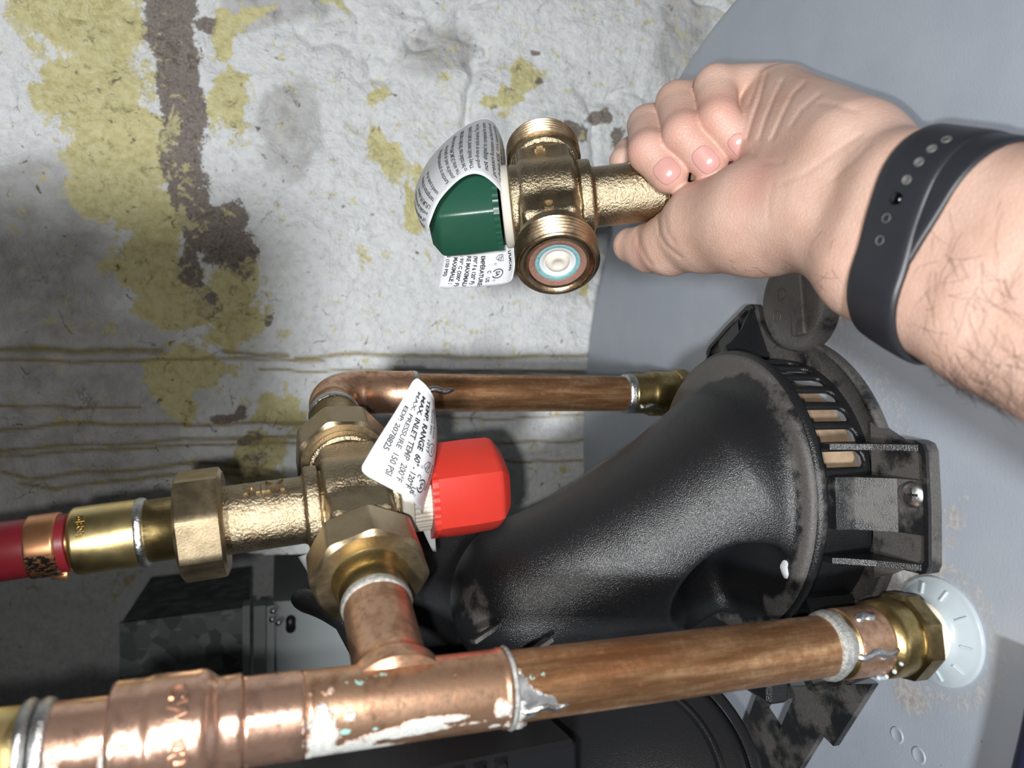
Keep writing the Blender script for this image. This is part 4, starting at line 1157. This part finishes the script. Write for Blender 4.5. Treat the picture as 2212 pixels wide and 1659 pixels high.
# ------------------------------------------------------------------ the hand holding the green-capped valve
F2 = np.array([200.0, 38.0, 86.0]); F1 = PX(2215, 592, 214); WB = PX(1925, 494, 252); WR = PX(1800, 405, 284)
def wdir(a, b):
    ax = nrm(b - a); ray = nrm((a + b) / 2); w = nrm(np.cross(ax, ray)); return w
w1 = wdir(WB, F1); w0 = wdir(WR, WB); w2 = wdir(F1, F2)
ARM = [(F2, w2, 16.0, 27.0), (F1, w1, 14.0, 20.5), (WB, w1, 12.5, 18.5), (WR, w0, 11.0, 17.0)]
FING = {
 'pinky':  [(1668, 190, 350, 11.0), (1546, 186, 339, 9.0), (1552, 258, 327, 8.6), (1594, 308, 325, 7.7)],
 'ring':   [(1605, 208, 372, 11.5), (1463, 222, 352, 9.4), (1478, 290, 333, 9.0), (1531, 350, 331, 8.3)],
 'middle': [(1545, 240, 383, 11.5), (1400, 272, 363, 9.4), (1402, 328, 343, 9.0), (1445, 376, 339, 8.6)],
 'index':  [(1500, 280, 394, 11.0), (1392, 312, 402, 9.0), (1362, 334, 394, 8.2), (1347, 348, 386, 7.2)],
}
THUMB = [(1520, 492, 340, 19.5), (1448, 528, 356, 13.8), (1404, 536, 368, 11.0), (1362, 530, 377, 8.6)]
FJ = {k: [(PX(*j[:3]), j[3]) for j in v] for k, v in FING.items()}
TJ = [(PX(*j[:3]), j[3]) for j in THUMB]
CREASE = [
 ([(1612, 150), (1603, 195), (1594, 235)], .9, 5), ([(1655, 158), (1640, 215), (1624, 262), (1614, 300)], .9, 4.5), ([(1690, 175), (1668, 220), (1652, 262), (1640, 300)], .7, 4.5),
 ([(1738, 178), (1712, 205), (1690, 250), (1668, 300)], .7, 5), ([(1770, 205), (1730, 238), (1708, 272)], .45, 5), ([(1640, 165), (1628, 200), (1618, 226)], .5, 4),
 ([(1628, 332), (1652, 352), (1690, 352)], .5, 6), ([(1860, 290), (1800, 330), (1740, 375), (1690, 395)], .35, 5), ([(1880, 310), (1840, 350), (1800, 385)], .3, 5), ([(1770, 222), (1810, 228), (1850, 240)], .5, 6),
 ([(1422, 478), (1424, 505), (1438, 530), (1470, 556)], .6, 4), ([(1436, 468), (1440, 500), (1458, 528)], .35, 4), ([(1376, 500), (1382, 530), (1398, 560), (1408, 572)], .6, 6),
 ([(1668, 395), (1662, 430), (1660, 470)], .2, 5),
 ([(1533, 238), (1548, 232), (1566, 238)], .4, 5), ([(1456, 262), (1470, 255), (1490, 262)], .4, 5), ([(1372, 292), (1388, 284), (1404, 290)], .4, 5),
]
def pxy(P):
    return PCX + P[:, 0] / P[:, 2] * FPX, PCY + P[:, 1] / P[:, 2] * FPX
def pdist(x, y, pts):
    d = np.full(x.shape, 1e9, np.float32)
    for (ax, ay), (bx, by) in zip(pts[:-1], pts[1:]):
        vx, vy = bx - ax, by - ay; t = np.clip(((x - ax) * vx + (y - ay) * vy) / (vx * vx + vy * vy), 0, 1)
        d = np.minimum(d, np.hypot(x - ax - t * vx, y - ay - t * vy))
    return d
NECK0 = HV + HA * 10; NECK1 = HV + HA * 66
def finger_sdf(P, js, k=2.5):
    d = None
    for (a, ra), (b, rb) in zip(js[:-1], js[1:]):
        q = rcone(P, a, b, ra, rb); d = q if d is None else smin(d, q, k)
    return d
def palm_sdf(P):
    d = None
    for (a, wa, oa, ra), (b, wb, ob, rb) in zip(ARM[:-1], ARM[1:]):
        for s in (-1, 0, 1):
            q = rcone(P, a + s * oa * wa, b + s * ob * wb, ra, rb); d = q if d is None else smin(d, q, 4)
    def add(d, p, q, rp, rq, k=8): return smin(d, rcone(P, PX(*p), PX(*q), rp, rq), k)
    d = add(d, (1840, 335, 276), (1685, 222, 338), 20, 15.5)          # little-finger side of the palm
    d = add(d, (1800, 400, 286), (1610, 275, 350), 19, 17)
    d = add(d, (1690, 230, 345), (1530, 290, 372), 15, 16)            # knuckle row
    d = add(d, (1790, 455, 282), (1640, 470, 312), 22, 23, 7)         # ball of the thumb
    d = add(d, (1640, 470, 312), (1530, 490, 337), 23, 20, 6)
    d = add(d, (1560, 470, 345), (1520, 350, 375), 16, 14, 8)
    for (a, ra), (b, rb) in zip(TJ[:-1], TJ[1:]): d = smin(d, rcone(P, a, b, ra, rb), 4)
    x, y = pxy(P)
    for pts, amp, w in CREASE: d = d + amp * np.exp(-(pdist(x, y, pts) / w) ** 2)
    return d
def fingers_sdf(P):
    d = None
    for k in ('pinky', 'ring', 'middle', 'index'):
        q = finger_sdf(P, FJ[k]); d = q if d is None else smin(d, q, .9)
    return d
def hand_sdf(P):
    d = smin(palm_sdf(P), fingers_sdf(P), 1.6)
    return np.maximum(d, -(rcone(P, NECK0, NECK1, 14.3, 15.0)))
hv_v, hv_f = sdf_mesh(hand_sdf, (28, -150, 70), (250, 90, 415), 0.9)
red = np.zeros(len(hv_v))
for k in ('pinky', 'ring', 'middle'):
    js = FJ[k]
    for j, r, a in ((2, 12, .85), (3, 11, .8), (1, 9, .35)): red = np.maximum(red, a * np.exp(-((hv_v - js[j][0]) ** 2).sum(1) / r ** 2))
for p, r, a in ((PX(1640, 400, 290), 16, .55), (PX(1405, 545, 360), 10, .6), (PX(1600, 250, 345), 14, .45), (PX(1720, 560, 280), 12, .35), (PX(1560, 210, 335), 9, .4), (PX(1616, 483, 305), 1.6, .9)):
    red = np.maximum(red, a * np.exp(-((hv_v - p) ** 2).sum(1) / r ** 2))
pb = W(F2)
person = one('person', 'bare left hand and forearm reaching in, fingers curled round a bronze valve neck', 'person', (hv_v, hv_f, hv_v), M['skin'], base=pb, attrs=dict(red=red))
def child(name, vf, mat, label=None, parent=person, base=pb, **kw):
    o = addmesh(name, W(vf[0]), vf[1], mat, base, parent, lc=vf[2] if len(vf) > 2 else vf[0], **kw)
    if label: o['label'] = label
    if kw.get('kind'): pass
    return o
# nails
for k, c, hw, hl in (('middle', (1441, 369), 27, 27), ('ring', (1525, 345), 25, 31), ('pinky', (1597, 313), 21, 25)):
    js = FJ[k]; a, b = js[2][0], js[3][0]
    pa = np.array(pxy(a[None]))[:, 0]; pq = np.array(pxy(b[None]))[:, 0]; t = nrm(pq - pa); n = np.array([-t[1], t[0]])
    cz = b[2]
    def nail_sdf(P, js=js, c=c, hw=hw, hl=hl, t=t, n=n, cz=cz):
        d = finger_sdf(P, js); x, y = pxy(P); u = ((x - c[0]) * t[0] + (y - c[1]) * t[1]) / hl; v = ((x - c[0]) * n[0] + (y - c[1]) * n[1]) / hw
        q = ((np.abs(u) ** 3 + np.abs(v) ** 3) ** (1 / 3) - 1) * min(hw, hl) * cz / FPX
        return np.maximum(np.maximum(np.maximum(d - .45, -(d + .7)), q), P[:, 2] - cz + 1.0)
    lo = b - 14; hi = b + 14
    v, f = sdf_mesh(nail_sdf, lo, hi, .45, 4)
    child('fingernail', (v, f, v), M['nail'], 'pale pink fingernail')
# body hair on the forearm and the edge of the hand
rs = np.random.default_rng(12)
hx, hy = pxy(hv_v)
def hairs(mask, n, L, seed):
    idx = np.flatnonzero(mask); out = []
    if not len(idx): return out
    idx = rs.choice(idx, n)
    for i in idx:
        p = hv_v[i]; e = .6
        g = np.array([hand_sdf((p + e * d)[None].astype(np.float32))[0] - hand_sdf((p - e * d)[None].astype(np.float32))[0] for d in np.eye(3)]); g = nrm(g)
        t = nrm(nrm(F1 - WB) * rs.uniform(-.2, .9) + np.array([0, 1, 0]) * rs.uniform(.1, .9) + rs.normal(0, .35, 3)); t = nrm(t - g * (t @ g))
        s = nrm(np.cross(g, t)); l = L * rs.uniform(.5, 1.2); cv = rs.uniform(-.5, .5)
        pts = [p + t * l * q + s * cv * l * q * q + g * l * (.22 * q - .05 * q * q) for q in (0, .33, .66, 1)]
        out.append(tube(pts, [.042, .042, .036, .015], 3, False))
    return out
front = True
hs = hairs((hx > 1990) & (hx < 2235) & (hy > 560) & (hy < 860), 300, 9.5, 1) + hairs((hx > 2000) & (hx < 2235) & (hy > 400) & (hy < 640), 40, 9, 2) + \
     hairs((hx > 2040) & (hx < 2235) & (hy > 760) & (hy < 880), 200, 9.5, 5) + hairs((hx > 1570) & (hx < 1800) & (hy > 560) & (hy < 660), 36, 5, 3) + hairs((hx > 1700) & (hx < 1860) & (hy > 470) & (hy < 620), 14, 7, 6)
ho = child('arm_hair', join(*hs), M['hair'], 'fine dark arm hair'); ho['kind'] = 'stuff'

# ------------------------------------------------------------------ fitness band
def arm_only(P): return palm_sdf(P)
AX = nrm(nrm(F1 - WB) + nrm(WB - WR) * .6)
e1_ = nrm(w1 - AX * (w1 @ AX)); e2_ = np.cross(AX, e1_)
if e2_[2] > 0: e2_ = -e2_          # points to the camera
def strap(name_s, s0, width, th, lift, tilt, nphi=120):
    """closed ribbon round the wrist; tilt shifts it along the arm with angle"""
    ph = np.linspace(0, 2 * np.pi, nphi, endpoint=False)
    prof = [(-.5, 0), (-.5, .55), (-.44, .9), (-.3, 1.0), (0, 1.06), (.3, 1.0), (.44, .9), (.5, .55), (.5, 0)]
    V = []
    for k, (s, h) in enumerate(prof):
        off = s0 + tilt(ph) + s * (width(ph) if callable(width) else width)
        c = WB[None] + off[:, None] * AX; d = np.cos(ph)[:, None] * e1_ + np.sin(ph)[:, None] * e2_
        r = np.full(nphi, 50.0)
        for it in range(40):
            r = r - .8 * (arm_only((c + r[:, None] * d).astype(np.float32)) - (lift(ph) if callable(lift) else lift))
        r = (np.roll(r, 1) + 2 * r + np.roll(r, -1)) / 4
        V.append(c + (r + th * h)[:, None] * d)
    n = len(prof); V = np.concatenate(V); F = []
    for i in range(n):
        j = (i + 1) % n
        for q in range(nphi):
            p = (q + 1) % nphi; F.append((i * nphi + q, i * nphi + p, j * nphi + p, j * nphi + q))
    return V, F, V
band = Thing('fitness_band', 'black rubber fitness band with a row of holes worn on the wrist', 'wristband', W(WB))
# angle 0 = e1_ ; find whether e1_ is the picture top
topsgn = 1.0 if e1_[1] < 0 else -1.0
tl = lambda ph: 0.0 * ph
bs = band.part('strap', strap('m', 17.5, lambda ph: 19.5 + 0.0 * ph, 2.3, .3, lambda ph: -6.0 * topsgn * np.cos(ph)), M['rubber'])
band.part('under_strap', strap('u', 21.0, 14.0, 1.7, .05, lambda ph: -6.0 * topsgn * np.cos(ph) + 7.5 * np.clip(topsgn * np.cos(ph) * .9 + .15, -.4, 1.2)), M['rubber'])
# holes follow the strap's centre line
def march(px, py, off):
    r = nrm(PX(px, py, 1000.0)); t = 140.0
    for i in range(80): t += .7 * (arm_only((r * t)[None].astype(np.float32))[0] - off)
    p = r * t; e = .8
    g = nrm(np.array([arm_only((p + e * d)[None].astype(np.float32))[0] - arm_only((p - e * d)[None].astype(np.float32))[0] for d in np.eye(3)])); return p, g
for i, (px, py) in enumerate(((2044, 300), (2012, 320), (1984, 349), (1957, 388), (1935, 429), (1914, 471), (1900, 519))):
    p, g = march(px, py, 2.7)
    if i == 4:
        band.part('clasp_peg', lathe([(-.5, 1.9), (.15, 1.9), (.5, 1.3), (.6, .01)], p, g, AX, 18, False), M['peg'], bs, label='shiny dark clasp peg')
    else:
        band.part('strap_hole', lathe([(-.6, 1.45), (.10, 1.45), (.12, 1.25), (-.25, 1.0), (-.3, .01)], p, g, AX, 18, False), M['grey_rubber'], bs, label='grey recessed strap hole')
# ------------------------------------------------------------------ printed tags
def surf_grid(rows):
    """rows: list of lists of control points (camera frame) -> f(s,t) smooth surface, s across columns, t across rows"""
    R = [np.asarray(r, float) for r in rows]
    A3 = np.stack(R); dt_ = np.linalg.norm(np.diff(A3, axis=0), axis=2).mean(1); ds_ = np.linalg.norm(np.diff(A3, axis=1), axis=2).mean(0)
    tk = np.concatenate([[0], np.cumsum(dt_)]); sk = np.concatenate([[0], np.cumsum(ds_)]); HH, WW = tk[-1], sk[-1]; tk /= HH; sk /= WW
    def cr(P, u):
        m = len(P) - 1; x = np.clip(u, 0, 1) * m; i = np.minimum(x.astype(int), m - 1); f = (x - i)[:, None]
        Q = np.vstack([2 * P[0] - P[1], P, 2 * P[-1] - P[-2]]); p0, p1, p2, p3 = Q[i], Q[i + 1], Q[i + 2], Q[i + 3]
        return .5 * (2 * p1 + (p2 - p0) * f + (2 * p0 - 5 * p1 + 4 * p2 - p3) * f * f + (3 * p1 - p0 - 3 * p2 + p3) * f ** 3)
    def ev(s, t):
        s = np.interp(s, sk, np.linspace(0, 1, len(sk))); t = np.interp(t, tk, np.linspace(0, 1, len(tk)))
        cols = [cr(r, s) for r in R]                       # per row, points at s
        m = len(R) - 1; x = np.clip(t, 0, 1) * m; i = np.minimum(x.astype(int), m - 1); f = (x - i)[:, None]
        C = np.stack([2 * cols[0] - cols[1]] + cols + [2 * cols[-1] - cols[-2]]); k = np.arange(len(s))
        p0, p1, p2, p3 = C[i, k], C[i + 1, k], C[i + 2, k], C[i + 3, k]
        return .5 * (2 * p1 + (p2 - p0) * f + (2 * p0 - 5 * p1 + 4 * p2 - p3) * f * f + (3 * p1 - p0 - 3 * p2 + p3) * f ** 3)
    ev.size = (WW, HH)
    return ev
def surf_n(ev, s, t, h=1e-3):
    n = np.cross(ev(s + h, t) - ev(s - h, t), ev(s, t + h) - ev(s, t - h)); n /= np.linalg.norm(n, axis=1)[:, None] + 1e-12
    m = ev(np.array([.5]), np.array([.75]))[0]; n0 = np.cross(ev(np.array([.51]), np.array([.75])) - ev(np.array([.49]), np.array([.75])), ev(np.array([.5]), np.array([.76])) - ev(np.array([.5]), np.array([.74])))[0]
    return n * (-1 if n0 @ m > 0 else 1)          # towards the camera
def card(ev, ns, nt, th, corner=0.0):
    s, t = np.meshgrid(np.linspace(0, 1, ns), np.linspace(0, 1, nt), indexing='ij')
    if corner:
        # pull the corners in for a rounded card
        for a in (0, 1):
            for b in (0, 1):
                ds = np.abs(s - a) / corner; dt = np.abs(t - b) / corner
                m = (ds < 1) & (dt < 1); r = np.hypot(1 - ds, 1 - dt); k = np.where(r > 1, 1 / np.maximum(r, 1e-6), 1)
                k = np.where(m, np.maximum(np.maximum(1 - ds, 1 - dt), 1e-6) / np.maximum(r, 1e-6), 1)
                s = np.where(m, a + np.sign(.5 - a) * corner * (1 - (1 - ds) * k), s); t = np.where(m, b + np.sign(.5 - b) * corner * (1 - (1 - dt) * k), t)
    s, t = s.ravel(), t.ravel(); P = ev(s, t); N = surf_n(ev, np.clip(s, .002, .998), np.clip(t, .002, .998))
    V = np.concatenate([P, P - N * th]); n = ns * nt; F = []
    for i in range(ns - 1):
        for j in range(nt - 1):
            a = i * nt + j; F += [(a, a + 1, a + nt + 1, a + nt), (n + a, n + a + nt, n + a + nt + 1, n + a + 1)]
    for i in range(ns - 1):
        for j in (0, nt - 1):
            a, b = i * nt + j, (i + 1) * nt + j; F.append((a, b, n + b, n + a))
    for j in range(nt - 1):
        for i in (0, ns - 1):
            a, b = i * nt + j, i * nt + j + 1; F.append((a, b, n + b, n + a))
    return V, F, V
def print_on(th, ev, flat, w, h, mat, name='printed_text', lift=.07):
    """flat artwork with x in 0..w (along s) and y in 0..-h (down t)"""
    v, f = flat; s = v[:, 0] / w; t = -v[:, 1] / h
    ok = (s > .005) & (s < .995) & (t > .005) & (t < .995)
    f = [q for q in f if all(ok[i] for i in q)]
    s = np.clip(s, .002, .998); t = np.clip(t, .002, .998)
    P = ev(s, t) + surf_n(ev, s, t) * lift
    use = sorted({i for q in f for i in q}); mp = {k: i for i, k in enumerate(use)}
    return th.part(name, (P[use], [tuple(mp[i] for i in q) for q in f], P[use]), mat, smooth=False)
def csa(x, y, s):
    out = [place(ring_flat(2.0 * s, 2.5 * s, 30, math.radians(-60), math.radians(240)), x, y)]
    out.append(place(text_flat('SA', 2.4 * s, .08 * s, 'CENTER'), x, y - .85 * s)); return out
def upc(x, y, s):
    o = [((-1.6, 1.4), (1.6, 1.4)), ((-1.6, 1.4), (-1.5, -.6)), ((1.6, 1.4), (1.5, -.6)), ((-1.5, -.6), (0, -2.0)), ((1.5, -.6), (0, -2.0)), ((-1.6, .1), (1.0, -1.2)), ((-.9, 1.3), (1.6, -.1))]
    out = [place(line_flat(np.array(a) * s, np.array(b) * s, .22 * s), x, y) for a, b in o]
    for ch, dx, dy in (('U', -.9, .35), ('P', 0, -.35), ('C', .75, -.9)): out.append(place(text_flat(ch, 1.2 * s, .04, 'CENTER'), x + dx * s, y + dy * s))
    return out
def oval(x, y, s): return [place(ring_flat(1.7 * s, 1.95 * s, 26), x, y, 0, 1, 1.0), place(text_flat('ASSE', .9 * s, .03, 'CENTER'), x, y - .3 * s)]
def regd(x, y, s): return [place(ring_flat(.62 * s, .75 * s, 16), x, y), place(text_flat('R', .9 * s, .02, 'CENTER'), x, y - .32 * s)]

# ---- tag on the red-capped valve. Lines run down the picture; s along a line, t from the first line to the last
zr = 300
rows = [  # t = 0 : edge turned away against the cap;  t = 1 : free edge at the left
    [PX(926, 862, 336), PX(940, 930, 334), PX(936, 1010, 330), PX(914, 1112, 324)],
    [PX(938, 868, 322), PX(944, 940, 320), PX(934, 1020, 316), PX(906, 1098, 312)],
    [PX(934, 852, 312), PX(930, 930, 310), PX(915, 1010, 306), PX(888, 1080, 304)],
    [PX(918, 830, 308), PX(893, 905, 306), PX(868, 980, 304), PX(842, 1055, 302)],
    [PX(897, 813, 308), PX(858, 882, 306), PX(815, 950, 304), PX(774, 1019, 302)],
]
ev = surf_grid(rows)
tg = Thing('valve_tag', 'white plastic tag printed with temperature limits hanging on the red-capped valve', 'tag', W(PX(935, 1010, 320)))

tg.part('card', card(ev, 30, 30, .35, .07), M['card'])
Lw, Lh = 45.3, 42.5
L_ = []
def fit(txt, x, y, size, ln_, bold=.03):
    v, f = text_flat(txt, size, bold); k = ln_ / (v[:, 0].max() - v[:, 0].min()); L_.append(place((v, f), x, y, 0, k, 1))
fit('TEMP. RANGE  60° - 120°F', 4.0, -28.6, 3.0, 37.5, .12); fit('MAX. INLET TEMP  200°F', 4.2, -32.2, 3.0, 36.5, .12); fit('MAX. PRESSURE  150 PSI', 4.0, -35.9, 3.0, 36.5, .12); fit('EDP: 2078825', 11.5, -39.6, 3.0, 20, .12)
fit('1017', 18.0, -25.2, 2.2, 5.0); fit('C', 33.2, -25.6, 2.4, 1.7, .08); fit('US', 39.6, -26.2, 2.6, 3.3, .10)
fit('FLOW 20/C', 6, -24.6, 1.9, 10, .05); fit('BELOW FLOW', 5, -22.0, 1.9, 12, .05); fit('LFLMC490', 27, -17.4, 2.2, 11, .06)
L_ += oval(21.5, -21.2, 1.35) + upc(28.6, -21.6, 1.35) + csa(37.4, -21.6, 1.25) + regd(29.8, -25.0, .9) + regd(42.6, -23.4, .8)
print_on(tg, ev, jflat(L_), Lw, Lh, M['ink'], lift=.12)
# lower fold of the same tag, seen under the hot nut and beside the cap
low = surf_grid([[PX(903, 1085, 330), PX(912, 1140, 334), PX(934, 1190, 338)], [PX(925, 1082, 332), PX(938, 1140, 335), PX(942, 1192, 338)]])
tg.part('lower_fold', card(low, 12, 6, .35), M['card'])
tl_ = surf_grid([[PX(644, 1203, 352), PX(668, 1242, 350), PX(697, 1286, 348)], [PX(712, 1180, 350), PX(738, 1226, 348), PX(760, 1275, 346)]])
tg.part('back_flap', card(tl_, 12, 8, .35), M['card'])

# ---- tag wrapped round the green cap
gt = Thing('valve_tag', 'curled white instruction tag wrapped over the green cap', 'tag', W(PX(1060, 470, 372)))
rows = [  # s: from far (picture top) edge to near edge; t: from the ring side to the free end
    [PX(1085, 300, 398), PX(1092, 340, 378), PX(1093, 400, 362), PX(1097, 455, 356)],
    [PX(1065, 262, 400), PX(1074, 305, 372), PX(1078, 360, 352), PX(1084, 415, 345)],
    [PX(1035, 257, 400), PX(1036, 300, 366), PX(1036, 340, 344), PX(1042, 378, 338)],
    [PX(985, 285, 402), PX(978, 322, 360), PX(985, 362, 342), PX(1000, 382, 338)],
    [PX(930, 340, 404), PX(923, 376, 358), PX(934, 406, 341), PX(952, 428, 334)],
    [PX(897, 405, 404), PX(897, 438, 360), PX(908, 462, 344), PX(930, 475, 336)],
    [PX(902, 440, 404), PX(905, 470, 370), PX(912, 492, 350), PX(922, 506, 342)],
]
ev = surf_grid(rows)

gt.part('card', card(ev, 26, 40, .3, .05), M['card'])
TX = ['WARNING', 'of water in the installation', 'installed per the instructions', 'LFLMC490 valves are', 'temperature of the water', 'used at points of use', '', 'function to prevent possible injury', 'should be used at points of use',
      'The series LFLMC490 valves are designed', 'to be installed near the boiler or water heater', 'They should never be used to provide', 'end-of-use or end-of-service. They are', 'not designed to compensate for system', 'pressure fluctuation and should not be used', 'where ASSE 1016 devices are required', 'Series LFLMC490 valves in', 'thermostatic and components of']
L_ = []
Lw, Lh = 71.0, 71.0
for i, tx in enumerate(TX):
    if not tx: continue
    v, f = text_flat(tx, 3.1, .04); k = min(1.2, 57.0 / (v[:, 0].max() - v[:, 0].min()))
    # the print stands on its head as the tag is folded over
    L_.append((np.stack([67.0 - v[:, 0] * k, -(Lh - 4.5 - i * 3.75) - v[:, 1]], 1), [tuple(q) for q in f]))
print_on(gt, ev, jflat(L_), Lw, Lh, M['ink'], lift=.09)
low = surf_grid([
    [PX(1110, 520, 368), PX(1112, 570, 372), PX(1106, 607, 376)],
    [PX(1090, 530, 372), PX(1094, 575, 376), PX(1085, 614, 380)],
    [PX(1040, 535, 374), PX(1036, 580, 378), PX(1030, 620, 382)],
    [PX(990, 535, 374), PX(982, 580, 378), PX(972, 623, 382)],
    [PX(962, 535, 374), PX(954, 580, 378), PX(946, 622, 382)]])

lf = gt.part('french_panel', card(low, 18, 24, .3, .07), M['card'])
L_ = []; Lw, Lh = 19.5, 34.0
def lr(txt, x, y, size, bold=.09): L_.append(place(text_flat(txt, size, bold), x, y))
lr('LFLMC490', 3.0, -4.4, 2.2); lr('EMPÉRATURE:', 3.9, -16.8, 2.5); lr('(90° F à 120° F)', 3.9, -20.0, 2.2); lr('RE MAXIMALE', 3.9, -23.0, 2.5); lr(': 93° C (200° F)', 3.9, -26.2, 2.3); lr('MAXIMALE :', 4.6, -29.2, 2.4); lr('S (150 PSI)', 3.8, -32.4, 2.3)
lr('C', 11.5, -13.6, 2.0, .06); lr('US', 15.0, -13.8, 2.1, .07)
L_ += csa(13.4, -9.4, 1.0) + upc(5.6, -8.6, 1.0) + regd(8.4, -10.8, .8) + regd(16.8, -10.4, .8)
print_on(gt, low, jflat(L_), Lw, Lh, M['ink'], lift=.12)
